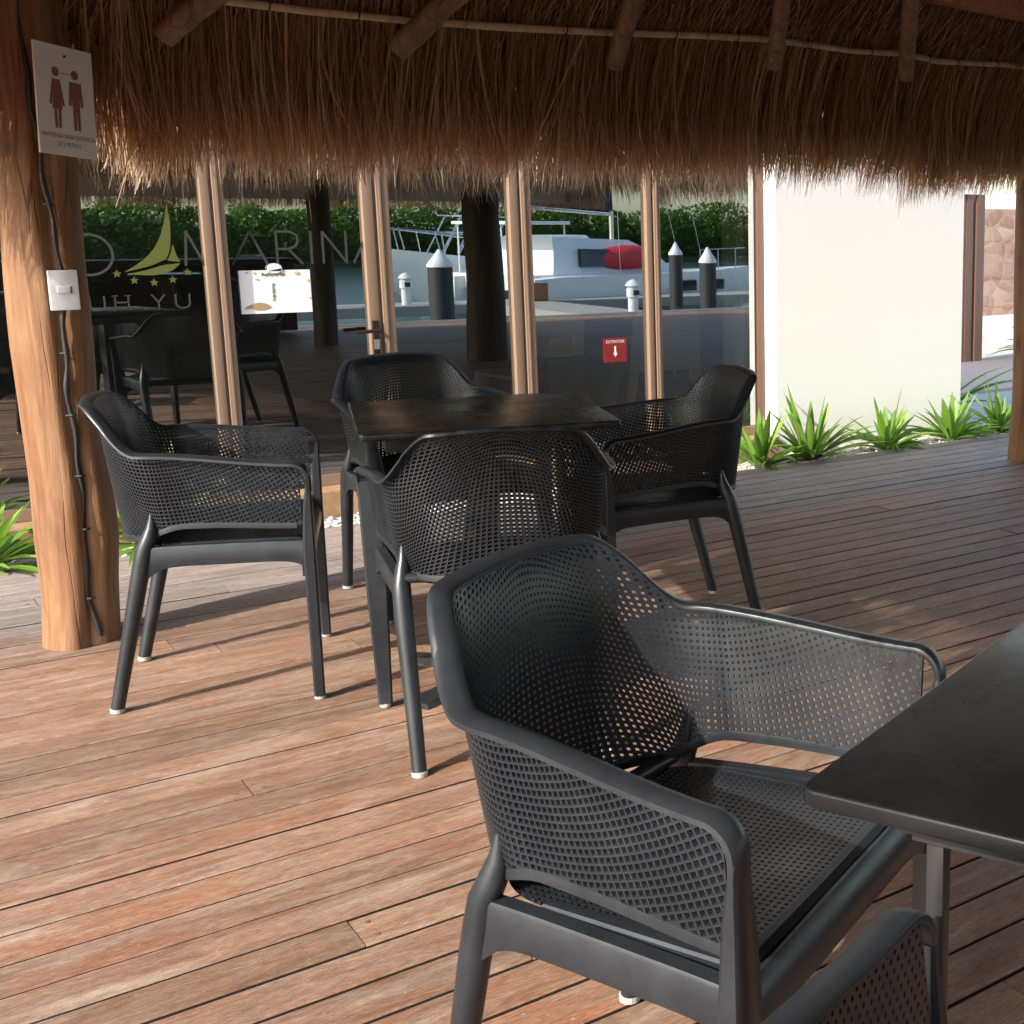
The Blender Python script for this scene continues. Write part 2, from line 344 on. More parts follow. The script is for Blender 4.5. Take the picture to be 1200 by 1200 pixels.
def deck():
    V = []; F = []; A = []; p, gap = .1106, .0085
    y = 4.579-p*82
    while y < 5.40:
        x = -4+rng.uniform(-2.2, 0); y0, y1 = y+gap/2, y+p-gap/2
        while x < 11.5:
            ln = rng.choice([2.4, 3.0, 3.6, 4.2, 4.8]); x0, x1 = x+.0008, x+ln-.0008; zz = rng.normal(0, .0007); tl = rng.normal(0, .0006)
            c = .003; n = len(V)
            V += [(x0,y0,-.03),(x1,y0,-.03),(x1,y1,-.03),(x0,y1,-.03),(x0,y0,-c+zz),(x1,y0,-c+zz),(x1,y1,-c+zz+tl),(x0,y1,-c+zz+tl),
                  (x0,y0+c,zz),(x1,y0+c,zz),(x1,y1-c,zz+tl),(x0,y1-c,zz+tl)]
            F += [[n,n+1,n+5,n+4],[n+1,n+2,n+6,n+5],[n+2,n+3,n+7,n+6],[n+3,n,n+4,n+7],[n+4,n+5,n+9,n+8],[n+5,n+6,n+10,n+9],[n+6,n+7,n+11,n+10],[n+7,n+4,n+8,n+11],[n+8,n+9,n+10,n+11]]
            r = rng.random(3); A += [r]*12
            if -.5 < x0 < 5 and y < 5.4:       # pairs of screws at the butt joint
                for sx in (x0+.028, x0-.030):
                    for sy in (y0+.025, y1-.025):
                        k = len(V); m_ = 6
                        V += [(sx+.005*math.cos(2*PI*j/m_), sy+.005*math.sin(2*PI*j/m_), zz+.0012) for j in range(m_)]; F.append([k+j for j in range(m_)]); A += [(r[0], .0, 0)]*m_
            x += ln
        y += p
    me = npmesh('deck', V, F, attrs={'board': np.array(A)}); o = link('deck', me, [DECK, mat('gap_grime_shade', (.022,.015,.011), .95)])  # board sides near black: grime, plus gap shade put into the colour
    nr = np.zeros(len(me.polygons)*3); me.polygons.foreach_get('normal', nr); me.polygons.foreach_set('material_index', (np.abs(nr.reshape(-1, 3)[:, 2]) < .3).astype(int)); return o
tag(deck(), kind='structure')
# pebbles lying along the planting strip
V = []; F = []
for _ in range(700):
    x, y = rng.uniform(.2, 7.2), rng.uniform(5.48, 5.92); r = rng.uniform(.008, .02); n = len(V)
    q = [(1,0,0),(0,1,0),(-1,0,0),(0,-1,0),(0,0,.7),(0,0,-.7)]; a = rng.uniform(0, 6)
    for px, py, pz in q: V.append((x+r*(px*math.cos(a)-py*math.sin(a))*1.2, y+r*(px*math.sin(a)+py*math.cos(a)), -.03+r*pz))
    F += [[n+i, n+(i+1)%4, n+4] for i in range(4)]+[[n+(i+1)%4, n+i, n+5] for i in range(4)]
tag(link('pebbles', npmesh('pebbles', V, F, True), mat('pebble_stone', (.62,.59,.54), .8)), kind='stuff')

# ------------------------------------------------------------------ pavilion building with the glazed front
GY = 5.95
bl = tag(empty('pavilion_building', (0, GY, 0)), 'cream building with brown framed glass doors and white plaster end wall', 'building')
def child(mb, name, M, parent=bl, smooth=None):
    o = mb.build(name, M, None, smooth); o.parent = parent; o.matrix_parent_inverse = Matrix.Translation(-parent.location) if parent.location.length else Matrix()
    return o
# keep child coordinates in world units: parent inverse is set once per part
w = MB(); w.box((4.235, 5.82, -.14), (5.665, 7.3, 2.45)); child(w, 'wall', PLASTER)
w = MB(); w.box((-6, GY+.02, 2.15), (4.233, GY+.25, 2.45)); child(w, 'lintel', PLASTER)
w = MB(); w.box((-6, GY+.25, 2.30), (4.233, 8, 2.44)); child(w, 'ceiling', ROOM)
w = MB(); w.box((-6, GY+.05, -.11), (4.233, 8, -.012)); child(w, 'floor', ROOMF)
w = MB(); w.box((4.19, 6.32, -.010), (4.231, 7.99, 2.295)); child(w, 'dark_lining', ROOM)  # dark lining added to cover the sunlit inner face of the end wall
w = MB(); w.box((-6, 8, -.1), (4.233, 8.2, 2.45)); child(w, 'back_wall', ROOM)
w = MB(); w.box((-6.2, GY, -.1), (-6.002, 8.2, 2.45)); child(w, 'end_wall', PLASTER)
w = MB(); w.box((-6, 5.80, -.11), (4.232, 6.03, .085), bev=.006); child(w, 'sill', TERR)
w = MB(); w.box((-6.2, 5.79, 2.452), (5.7, 8.3, 2.55)); child(w, 'roof_slab', PLASTER)
# glass panes and frames
edges = [(-3.6,-3.5),(-2.72,-2.61),(-2.0,-1.92),(-1.31,-1.20),(-.62,-.53),(.08,.17),(.70,.79),(1.376,1.465),(2.038,2.154),(2.736,2.843),(3.486,3.563),(4.193,4.232)]
for i, (a, c_) in enumerate(edges):
    f = MB(); wd = c_-a
    if wd > .06:
        g1 = a+wd*.40; g2 = a+wd*.52
        f.box((a, GY-.03, .086), (g1, GY+.03, 2.148), bev=.003); f.box((g1+.001, GY-.018, .086), (g2, GY+.02, 2.147)); f.box((g2+.001, GY-.036, .086), (c_, GY+.03, 2.148), bev=.003)
        f.box((g2+.012, GY-.041, .087), (g2+.02, GY-.0365, 2.146))
    else: f.box((a, GY-.022, .0865), (c_, GY+.022, 2.148), bev=.003)
    child(f, 'mullion', ALU if i < 11 else ALU2, smooth=40)
f = MB(); f.box((-3.5, GY-.025, .087), (4.19, GY+.024, .135)); f.box((-3.5, GY-.025, 2.09), (4.19, GY+.024, 2.147))
child(f, 'frame_rail', ALU)
for (a, c_), (d, e) in zip(edges[:-1], edges[1:]):
    p = MB(); p.box((c_-.004, GY, .13), (d+.004, GY+.008, 2.095)); o = child(p, 'window_pane', [GLASS, GBACK])
    for pl in o.data.polygons: pl.material_index = 0 if pl.normal.y < -.5 else 1
# door handle on the leaf left of the wide stile
h = MB(); h.box((2.044, GY-.041, .66), (2.074, GY-.032, .82), bev=.003); h.tube([(2.059, GY-.04, .775), (2.059, GY-.085, .775)], .009); h.tube([(2.062, GY-.085, .776), (2.02, GY-.088, .776), (1.955, GY-.086, .772)], .009)
child(h, 'door_handle', mat('dark_bronze', (.045,.035,.03), .35, metal=.6), smooth=40)
h = MB(); h.box((2.047, GY-.0445, .69), (2.071, GY-.041, .735), bev=.0012); child(h, 'lock_plate', mat('brushed_plate', (.5,.5,.48), .3, metal=.8))

# etched writing on the glass
def stroke(mb, pts, wd, y=GY-.006):
    for (x0, z0), (x1, z1) in zip(pts[:-1], pts[1:]):
        d = Vector((x1-x0, z1-z0)); n = Vector((-d.y, d.x)).normalized()*wd/2; e = d.normalized()*wd*.15
        P = [(x0-e.x+n.x, z0-e.y+n.y), (x1+e.x+n.x, z1+e.y+n.y), (x1+e.x-n.x, z1+e.y-n.y), (x0-e.x-n.x, z0-e.y-n.y)]
        y -= .00012
        mb.add([(p[0], y, p[1]) for p in P]+[(p[0], y+.0011, p[1]) for p in P], [[0,1,2,3],[7,6,5,4],[0,4,5,1],[1,5,6,2],[2,6,7,3],[3,7,4,0]])
zt, zb, wd = 1.216, 1.078, .0095
def arc(cx, cz, rx, rz, a0, a1, n=28): return [(cx+rx*math.cos(R(a0+(a1-a0)*k/n)), cz+rz*math.sin(R(a0+(a1-a0)*k/n))) for k in range(n+1)]
lt = MB(); stroke(lt, arc(.955, 1.125, .085, .080, 0, 360), wd); child(lt, 'etched_letter', FILM)
lt = MB(); stroke(lt, [(.62, zb), (.62, zt), (.68, zt), (.71, zt-.03), (.68, zt-.07), (.62, zt-.07)], wd); child(lt, 'etched_letter', FILM)
lt = MB(); stroke(lt, [(1.305, zb), (1.315, zt), (1.378, zb), (1.44, zt), (1.452, zb)], wd); child(lt, 'etched_letter', FILM)
lt = MB(); stroke(lt, [(1.486, zb), (1.561, zt), (1.626, zb)], wd); stroke(lt, [(1.512, 1.115), (1.604, 1.115)], wd); child(lt, 'etched_letter', FILM)
lt = MB(); stroke(lt, [(1.668, zb), (1.668, zt), (1.725, zt), (1.752, 1.20), (1.757, 1.178), (1.748, 1.155), (1.722, 1.142), (1.668, 1.142)], wd); stroke(lt, [(1.715, 1.142), (1.772, zb)], wd); child(lt, 'etched_letter', FILM)
lt = MB(); stroke(lt, [(1.812, zb), (1.812, zt)], wd); child(lt, 'etched_letter', FILM)
lt = MB(); stroke(lt, [(1.862, zb), (1.862, zt), (1.962, zb), (1.962, zt)], wd); child(lt, 'etched_letter', FILM)
lt = MB(); stroke(lt, [(1.992, zb), (2.066, zt), (2.13, zb)], wd); child(lt, 'etched_letter', FILM)
w2 = .006
lt = MB(); stroke(lt, [(.942, .96), (.942, .922)]+arc(.968, .922, .026, .018, 180, 360, 10)+[(.994, .96)], w2); child(lt, 'etched_letter', FILM)
hs = MB(); lt = hs; stroke(lt, [(1.032, .96), (1.032, .905)], w2); stroke(lt, [(1.080, .96), (1.080, .905)], w2); stroke(lt, [(1.032, .933), (1.080, .933)], w2)
for x in (1.032, 1.080):
    stroke(hs, [(x-.01, .96), (x+.01, .96)], .004); stroke(hs, [(x-.01, .905), (x+.01, .905)], .004)
child(hs, 'etched_letter', FILM)
lt = MB(); stroke(lt, [(1.166, .96), (1.190, .93), (1.214, .96)], w2); stroke(lt, [(1.190, .93), (1.190, .902)], w2); child(lt, 'etched_letter', FILM)
lt = MB(); stroke(lt, [(1.255, .96), (1.255, .922)]+arc(1.281, .922, .026, .018, 180, 360, 10)+[(1.307, .96)], w2); child(lt, 'etched_letter', FILM)

def curve(pts, n=10):
    out = []; P = [pts[0]]+list(pts)+[pts[-1]]
    for i in range(1, len(P)-2):
        for k in range(n):
            t = k/n; out.append(tuple(.5*((2*P[i][j])+(-P[i-1][j]+P[i+1][j])*t+(2*P[i-1][j]-5*P[i][j]+4*P[i+1][j]-P[i+2][j])*t*t+(-P[i-1][j]+3*P[i][j]-3*P[i+1][j]+P[i+2][j])*t**3) for j in range(2)))
    return out+[pts[-1]]
em = MB(); ey = GY-.008
em.prism(curve([(1.075,1.054),(1.145,1.10),(1.195,1.155),(1.230,1.23),(1.251,1.325)])+curve([(1.251,1.325),(1.258,1.24),(1.250,1.15),(1.232,1.105)])+curve([(1.232,1.105),(1.17,1.078),(1.075,1.054)]), ey, ey+.0012)
em.prism(curve([(1.262,1.165),(1.250,1.125),(1.236,1.10)])+curve([(1.236,1.10),(1.26,1.095),(1.285,1.093)])+curve([(1.285,1.093),(1.272,1.12),(1.262,1.165)]), ey, ey+.0012)
em.prism(curve([(1.080,1.046),(1.16,1.062),(1.22,1.080),(1.285,1.087)])+curve([(1.285,1.087),(1.245,1.055),(1.18,1.040),(1.080,1.046)]), ey, ey+.0012)
for sx, sz in ((1.048,1.048),(1.108,1.020),(1.180,1.010),(1.250,1.020),(1.308,1.050)):
    em.prism([(sx+(.017 if k % 2 == 0 else .007)*math.sin(k*PI/5), sz+(.017 if k % 2 == 0 else .007)*math.cos(k*PI/5)) for k in range(10)], ey, ey+.0012)
child(em, 'sailboat_emblem', GOLD)
# menu sheet stuck on the door
ms = tag(empty('menu_sheet', (1.65, GY-.012, .96)), 'white menu sheet with a brown fish taped to the glass door', 'menu')
p = MB(); p.box((-.146, 0, -.092), (.146, .0035, .092)); p.build('sheet', PAPER, ms)
p = MB(); p.prism([(-.03+.03*math.cos(k*PI/6)+.03, .100+.022*math.sin(k*PI/6)) for k in range(13)][::-1]+[(-.03,.088),(.03,.088)], -.004, .003); p.build('clip', SWITCH, ms)
p = MB(); p.prism(curve([(-.128,-.062),(-.10,-.05),(-.07,-.045),(-.04,-.052),(-.026,-.064)])+curve([(-.026,-.064),(-.05,-.074),(-.08,-.076),(-.105,-.070),(-.135,-.072)])+[(-.128,-.062)], -.0022, -.0006); p.build('fish_print', FISH, ms)
p = MB()
for k in range(14): x = -.055+k*.007; p.box((x, -.0022, .070+.003*math.sin(k*2.1)), (x+.0048, -.0006, .079+.003*math.cos(k*1.7)))
p.build('writing', PRINT, ms); p = MB()
for k in range(9): z = .03-k*.0085; p.box((-.016+.002*math.sin(k*3), -.0022, z), (-.008+.003*math.cos(k*2), -.0006, z+.005))
p.build('writing', PRINT, ms)
for x, z, s in ((.09,.078,.011),(.138,.045,.009),(.139,-.03,.007),(-.085,.082,.006),(-.075,.055,.006),(-.115,.083,.006)): p = MB(); p.prism([(x+s*math.cos(k), z+s*.7*math.sin(k*1.02)) for k in np.linspace(0, 6.28, 9)[:-1]], -.0022, -.0006); p.build('leaf_print', YEL, ms)
# curtain inside, red extinguisher sign and things on the shelf inside
V = []; F = []
for i in range(41):
    x = 4.02+.165*i/40; y = 6.02+.012*math.sin(i*1.3)
    V += [(x, y, .0), (x, y, 2.7), (x, y+.006, 0), (x, y+.006, 2.7)]
for i in range(40): n = i*4; F += [[n, n+4, n+5, n+1], [n+2, n+3, n+7, n+6]]
F += [[0,1,3,2],[160,162,163,161]]
tag(link('curtain', npmesh('curtain', V, F, True), CURT), 'white curtain hanging inside the glass by the plaster end wall', 'curtain')
es = tag(empty('extinguisher_sign', (3.295, GY-.006, .613)), 'small red fire extinguisher sign with white arrow stuck on the glass', 'sign')
p = MB(); p.box((-.066, 0, -.062), (.066, .004, .062)); p.build('plate', REDP, es)
p = MB(); V, F = text_mesh('EXTINTOR', .022); p.add([(v.x, -.0012, v.y+.043) for v in V], F)
p.prism([(-.004,.02),(.004,.02),(.004,-.015),(.012,-.015),(0,-.035),(-.012,-.015),(-.004,-.015)], -.0022, -.0002); p.build('arrow', PAPER, es)
def white_chair(name, x, y, rz, label):
    t = tag(empty(name, (x, y, -.012), rz), label, 'chair', 'pale chairs inside the pavilion')
    s = MB(); s.box((-.22,-.22,.43), (.22,.22,.455), bev=.01); s.build('seat', CHAIRW, t, 40)
    s = MB(); s.loft([[(-.21,-.20-.02,.45),(.21,-.22,.45),(.21,-.20,.45),(-.21,-.20,.45)],[(-.20,-.265,.72),(.20,-.265,.72),(.20,-.245,.72),(-.20,-.245,.72)],[(-.17,-.275,.80),(.17,-.275,.80),(.17,-.255,.80),(-.17,-.255,.80)]]); s.build('backrest', CHAIRW, t)
    for sx in (-1, 1):
        for sy in (-1, 1):
            s = MB(); s.loft([[(sx*(.25+a), sy*(.24+b_), 0) for a, b_ in ((-.02,-.02),(.015,-.02),(.015,.015),(-.02,.015))], [(sx*(.19+a), sy*(.19+b_), .435) for a, b_ in ((-.035,-.035),(.025,-.035),(.025,.025),(-.035,.025))]]); s.build('leg', CHAIRW, t)
    return t
white_chair('moulded_chair', 3.19, 6.75, R(8), 'pale moulded chair indoors left of the red sign')
white_chair('moulded_chair', 3.98, 6.70, R(-15), 'pale moulded chair indoors beside the white curtain')
bx = tag(empty('menu_rack', (3.17, 6.30, 0)), 'dark wooden stand inside the glass holding yellow booklets and a white bottle', 'rack')
p = MB(); p.box((-.12,-.08,0), (.12,.08,.56), bev=.005); p.build('stand', mat('dark_walnut', (.05,.03,.02), .5), bx)
p = MB(); p.box((-.10,-.06,.561), (-.02,.06,.665)); p.box((-.018,-.06,.561), (.03,.05,.655)); p.build('booklet', YEL, bx)
p = MB(); p.lathe([(.02,.561),(.022,.60),(.02,.64),(.008,.655),(.008,.675)], (.07,0,0), 12); p.build('bottle', PAPER, bx, 40)

# building at the far right: glazed door and stone wall beyond
an = tag(empty('annex_building', (9.2, 9.45, -.12)), 'distant brown framed glass door behind the right timber post', 'building')
p = MB(); p.box((9.215,9.42,-.11), (9.30,9.50,1.56)); p.box((9.301,9.44,-.11), (9.345,9.49,1.559)); p.box((9.346,9.41,-.11), (9.455,9.50,1.56)); child(p, 'door_frame', ALU2, an)
p = MB(); p.box((10.55,9.41,-.11), (10.65,9.5,1.56)); child(p, 'door_frame', ALU2, an)
p = MB(); p.box((9.456,9.45,-.10), (10.549,9.458,2.4)); o = child(p, 'glass_pane', [CLEARG, GBACK], an)
for pl in o.data.polygons: pl.material_index = 0 if pl.normal.y < -.5 else 1
p = MB(); p.box((9.10,9.40,1.562), (9.46,9.52,2.6)); child(p, 'lintel', PLASTER, an)
p = MB(); p.box((9.12,9.43,-.12), (9.213,9.52,1.56)); child(p, 'door_jamb', ALU2, an)
sw = tag(empty('stone_wall', (12, 12, -.12)), 'pink stone wall with a white plinth behind the distant glass door', 'wall')
p = MB(); p.box((10.5,12,.10), (18,12.3,1.47)); child(p, 'stonework', STONE, sw)
p = MB(); p.box((10.4,11.85,-.12), (18,12.3,.098)); child(p, 'plinth', PLASTER, sw)

# ------------------------------------------------------------------ palapa: posts, roof structure, thatch
def log_mesh(pts, rad, wob=.06, n=16, seed=0, lobes=0):
    r = np.random.default_rng(seed); pts = [Vector(p) for p in pts]
    ax = (pts[-1]-pts[0]).normalized(); a = ax.orthogonal().normalized(); b_ = ax.cross(a); rings = []
    ph = r.uniform(0, 6, 6)
    for i, p in enumerate(pts):
        ring = []
        for k in range(n):
            t = 2*PI*k/n
            q = rad[i]*(1+wob*math.sin(2*t+ph[0]+i*.25)+wob*.6*math.sin(3*t+ph[1]-i*.4)+wob*.5*math.sin(i*1.1+ph[2])+lobes*math.cos(2*(t-ph[3])))
            ring.append(p+a*math.cos(t)*q+b_*math.sin(t)*q)
        rings.append(ring)
    return MB().loft(rings)
# left post: an old twin-stemmed trunk with a groove down its face
def post(name, x, y, prof, label, H=2.06, groove=0, seed=1, M=None):
    rings = []; n = 40; r = np.random.default_rng(seed); ph = r.uniform(0, 6, 8); N = 46
    for i in range(N+1):
        z = H*i/N; hw = np.interp(z, [p_[0] for p_ in prof], [p_[1] for p_ in prof]); cx = np.interp(z, [p_[0] for p_ in prof], [p_[2] for p_ in prof])
        ring = []
        for k in range(n):
            t = 2*PI*k/n; d = ((t-(-PI/2+.12+.1*math.sin(z*3)))+PI) % (2*PI)-PI
            q = hw*(1+.035*math.sin(2*t+ph[0]+z*1.7)+.022*math.sin(3*t+ph[1]-z*3.1)+.015*math.sin(5*t+ph[2]+z*5)+.02*math.sin(z*7+ph[3])*math.sin(t+ph[4])-groove*math.exp(-(d/.22)**2))
            ring.append((x+cx+q*math.cos(t), y+q*math.sin(t), z+.001))
        rings.append(ring)
    o = MB().loft(rings).build(name, M or LOG, None, 60)
    return tag(o, label, 'post')
post('timber_post', .595, 4.40, [(0,.103,-.012),(.17,.100,.0),(.33,.108,.006),(.5,.102,.004),(.7,.096,-.006),(.9,.102,-.003),(1.15,.099,.0),(1.42,.095,.01),(2.1,.10,.0)],
     'orange timber post with white light switch at the left of the deck', groove=.22, seed=3)
post('timber_post', 5.145, 4.73, [(0,.125,.0),(.3,.118,.003),(.9,.115,-.004),(1.5,.118,.0),(2.1,.12,0)], 'reddish timber post at the right edge beyond the deck planks', groove=.0, seed=5)
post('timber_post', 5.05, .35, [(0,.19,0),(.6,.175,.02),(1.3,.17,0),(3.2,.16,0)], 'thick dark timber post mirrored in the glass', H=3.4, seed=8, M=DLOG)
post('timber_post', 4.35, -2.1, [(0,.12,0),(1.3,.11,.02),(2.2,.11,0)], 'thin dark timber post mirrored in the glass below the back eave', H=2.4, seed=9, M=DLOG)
# cable running down the groove of the left post
cp = [(.578,2.0),(.592,1.6),(.598,1.461),(.607,1.275),(.620,1.121),(.614,1.001),(.606,.868),(.604,.745),(.612,.569),(.609,.366),(.600,.187),(.616,.03)]
cz = curve([(c[0], c[1]) for c in cp], 6); b = MB()
b.tube([(x+.004*math.sin(z*31), 4.40-.092+.010*math.sin(z*4.2), z) for x, z in cz], [.0070+.0015*math.sin(i*1.3) for i in range(len(cz))], 8)
for z, x in ((1.30,.606),(.88,.606),(.70,.606),(.52,.611),(.36,.609),(.15,.603)): b.tube([(x-.013, 4.312, z), (x, 4.296, z+.002), (x+.013, 4.312, z)], .0026, 6)
tag(b.build('cable', CABLE, None, 60), 'black cable clipped down the groove of the left timber post', 'cable')
# light switch
sp_ = tag(empty('light_switch', (.6185, 4.288, 1.061), R(2)), 'white light switch plate on the left timber post', 'switch')
p = MB(); p.box((-.0365,-.006,-.0565), (.0365,.012,.0565), bev=.003); p.build('plate', SWITCH, sp_, 40)
p = MB(); p.box((-.017,-.0095,-.008), (.015,-.005,.011), bev=.0012); p.build('rocker', SWITCH, sp_, 40)
p = MB(); p.box((.0155,-.0082,-.009), (.018,-.0055,.0115)); p.build('slot', PILE, sp_)
# distancing sign on the post
sg = tag(empty('distancing_sign', (.668, 4.262, 1.58), R(41)), 'white plaque with two brown figures nailed high on the left timber post', 'sign')
sg.rotation_euler = (R(0), R(3), R(41))
p = MB(); p.box((-.105,-.002,-.148), (.105,.003,.148)); p.build('plaque', SIGNW, sg)
p = MB()
def circ(cx, cz, r, n=14): return [(cx+r*math.cos(2*PI*k/n), cz+r*math.sin(2*PI*k/n)) for k in range(n)]
for fx, fem in ((-.034, 1), (.036, 0)):
    y0, y1 = -.0035, -.0018
    p.prism(circ(fx, .076, .0125), y0, y1)
    if fem:
        p.prism([(fx-.013,.056),(fx+.013,.056),(fx+.027,-.012),(fx+.020,-.014),(fx+.012,.02),(fx+.017,-.024),(fx-.017,-.024),(fx-.012,.02),(fx-.020,-.014),(fx-.027,-.012)], y0, y1)
        p.prism([(fx-.012,-.0245),(fx-.003,-.0245),(fx-.003,-.075),(fx-.010,-.075)], y0, y1); p.prism([(fx+.003,-.0245),(fx+.012,-.0245),(fx+.010,-.075),(fx+.003,-.075)], y0, y1)
    else:
        p.prism([(fx-.021,.056),(fx+.021,.056),(fx+.026,-.008),(fx+.018,-.010),(fx+.014,.03),(fx+.013,-.012),(fx-.013,-.012),(fx-.014,.03),(fx-.018,-.010),(fx-.026,-.008)], y0, y1)
        p.prism([(fx-.012,-.0125),(fx-.001,-.0125),(fx-.003,-.075),(fx-.011,-.075)], y0, y1); p.prism([(fx+.001,-.0125),(fx+.012,-.0125),(fx+.011,-.075),(fx+.003,-.075)], y0, y1)
p.prism([(-.014,.0755),(.016,.0755),(.016,.074),(-.014,.074)], -.0035, -.0018)
p.build('figures', SIGNB, sg)
for t, s, z in (('MANTENGA SANA DISTANCIA', .0165, -.096), ('DE 2 METROS', .0165, -.118)):
    V, F = text_mesh(t, s); p = MB(); p.add([(v.x*.86, -.003, v.y+z) for v in V], F); p.build('writing', SIGNB, sg)
p = MB(); p.lathe([(.0035,0),(.0035,.003),(.001,.004)], (0,0,0), 8); nb = p.build('nail', PILE, sg); nb.rotation_euler = (R(90),0,0); nb.location = (.002,-.002,.122)

pal = tag(empty('palapa_roof', (4, 0, 2.2)), 'brown palm thatch roof on log rafters hanging over the deck', 'thatched roof')
PT = pal.location
def kid(mb, name, M, smooth=None, parent=pal):
    o = mb.build(name, M, None, smooth); o.parent = parent; o.matrix_parent_inverse = Matrix.Translation(-PT); return o
X0, X1, Y0, Y1, ZE, SL = -.02, 8.3, -4.35, 4.50, 1.80, 1.25
CR = .85     # corner rounding
def eave_ring(off, z):
    pts = []
    for cx, cy, a0 in ((X1-CR, Y1-CR, 0), (X0+CR, Y1-CR, 90), (X0+CR, Y0+CR, 180), (X1-CR, Y0+CR, 270)):
        for k in range(13):
            a = R(a0+90*k/12); pts.append((cx+(CR+off)*math.cos(a), cy+(CR+off)*math.sin(a), z))
    return pts
HR = (Y1-Y0)/2
def ring_in(d, z0):   # inset ring at distance d, climbing with the slope
    pts = []
    for cx, cy, a0 in ((X1-CR, Y1-CR, 0), (X0+CR, Y1-CR, 90), (X0+CR, Y0+CR, 180), (X1-CR, Y0+CR, 270)):
        for k in range(13):
            a = R(a0+90*k/12); x = cx+(CR)*math.cos(a); y = cy+CR*math.sin(a)
            f_ = d/HR; cxm, cym = (X0+X1)/2, (Y0+Y1)/2
            pts.append((x+(cxm-x)*f_, y+(cym-y)*f_, z0+SL*d))
    return pts
rings = [ring_in(d, ZE) for d in (4.38, 3.2, 2.2, 1.2, .6, .3, .12, .0)]+[eave_ring(.05, ZE-.03), eave_ring(.10, ZE+.06)]+[[(x, y, z+.20) for x, y, z in ring_in(d, ZE)] for d in (.0, .3, 1.2, 2.2, 3.2, 4.38)]
kid(MB().loft(rings), 'thatch_bed', SLAB, 60)
RF = [([0.972,4.446,1.802],[1.082,4.363,1.906],.036),([1.674,4.435,1.816],[1.815,4.306,1.977],.037),([2.483,4.421,1.834],[2.473,4.255,2.041],.035),([3.184,4.385,1.878],[3.105,4.206,2.103],.034),([3.885,4.377,1.889],[3.746,4.193,2.119],.034),([4.666,4.349,1.923],[4.471,4.152,2.17],.034)]
rafters = []; O_ = Vector((0, 0, 1.25))
for i, (a, c_, r) in enumerate(RF):
    a, c_ = Vector(a), Vector(c_); d = (c_-a).normalized(); e = a+d*(3.2 if i > 1 else 1.6)
    a = O_+(a-O_)*.975; e = O_+(e-O_)*.975; rafters.append((a, e, r))
for x in (5.5, 6.3, 7.1): rafters.append((Vector((x,4.40,1.86)), Vector((x-.4,2.2,4.6)), .034))
for x in (1.2, 2.4, 3.6, 4.8, 6.0, 7.2): rafters.append((Vector((x,-4.25,1.86)), Vector((x,-2.2,4.42)), .036))
for y in (-3, -2, -1, 0, 1, 2, 3): rafters.append((Vector((.10,y,1.88)), Vector((2.0,y*.7,4.25)), .036))
for i, (a, e, r) in enumerate(rafters):
    N = 14; rr = np.random.default_rng(i+40)
    P = [a.lerp(e, k/N)+Vector((rr.normal(0,.004), 0, rr.normal(0,.003))) for k in range(N+1)]
    kid(log_mesh(P, [r*(1+.10*k/N) for k in range(N+1)], .05, 14, i), 'rafter', RAFT, 60)
pu = [(.45,4.36,1.93),(1.106,4.396,1.905),(1.381,4.401,1.899),(1.708,4.398,1.902),(2.067,4.39,1.913),(2.461,4.376,1.93),(2.82,4.359,1.951),(3.133,4.348,1.965),(3.393,4.351,1.962),(3.577,4.354,1.957),(3.855,4.345,1.969),(4.067,4.356,1.955),(4.486,4.343,1.971),(6,4.35,1.97),(8,4.35,1.96)]
pu = [tuple(O_+(Vector(q)-O_)*.985) for q in pu]
kid(log_mesh([(x, y+.01, z+.012) for x, y, z in pu], [.0125+.001*math.sin(i*2) for i in range(len(pu))], .06, 10, 77), 'purlin', BAMBOO, 60)
b = MB()
for x in (1.25,1.52,2.24,2.68,2.95,3.30,3.62,3.95,4.12,4.36):
    y = np.interp(x, [q[0] for q in pu], [q[1] for q in pu])+.01; z = np.interp(x, [q[0] for q in pu], [q[2] for q in pu])+.012
    b.tube([(x+.003*math.sin(k), y+.0155*math.cos(k), z+.0155*math.sin(k)) for k in np.linspace(0, 6.28, 12)], .0022, 5)
kid(b, 'lashing', CABLE)
kid(log_mesh([(x, 4.07+.01*math.sin(x*3), 2.215+.015*math.sin(x*2.3)) for x in np.linspace(.5, 8.3, 40)], [.085+.006*math.sin(i*.8) for i in range(40)], .04, 18, 31), 'eave_beam', BEAM, 60)
b = MB(); b.box((.4, -4.05, 1.53), (8.35, -4.0, 2.13)); kid(b, 'fascia_board', mat('grey_board', (.85,.83,.77), .8))
def strands(n, root, d0, d1, ln, wd, tone, grey, tip_glow=.16):
    """n ribbons: roots (n,3), start/end directions, length, width, tone 0..1, greyness"""
    T = np.linspace(0, 1, 5); V = np.zeros((n, 5, 2, 3)); A = np.zeros((n, 5, 2, 3))
    ang = rng.uniform(0, PI, n); sv = np.stack([np.cos(ang), np.sin(ang)*.8, np.zeros(n)], 1)
    kink = rng.normal(0, .012, (n, 3)); kink[:, 2] = 0
    for i, t in enumerate(T):
        P = root+ln[:, None]*(t*d0+.5*t*t*(d1-d0))+kink*np.sin(t*3.0)[..., None]
        w_ = (wd*(1-.75*t**3))[:, None]
        V[:, i, 0] = P-sv*w_/2; V[:, i, 1] = P+sv*w_/2
        A[:, i, :, 0] = np.clip(tone[:, None]+.08*t*t+tip_glow*t**6, 0, 1); A[:, i, :, 1] = grey[:, None]  # paler towards the tip: sun glow of the fringe put into the straw colour
    base = np.arange(n)[:, None, None]*10; k = np.arange(4)[None, :, None]*2
    F = (base+k+np.array([0, 1, 3, 2])[None, None]).reshape(-1, 4)
    return V.reshape(-1, 3), F, A.reshape(-1, 3)
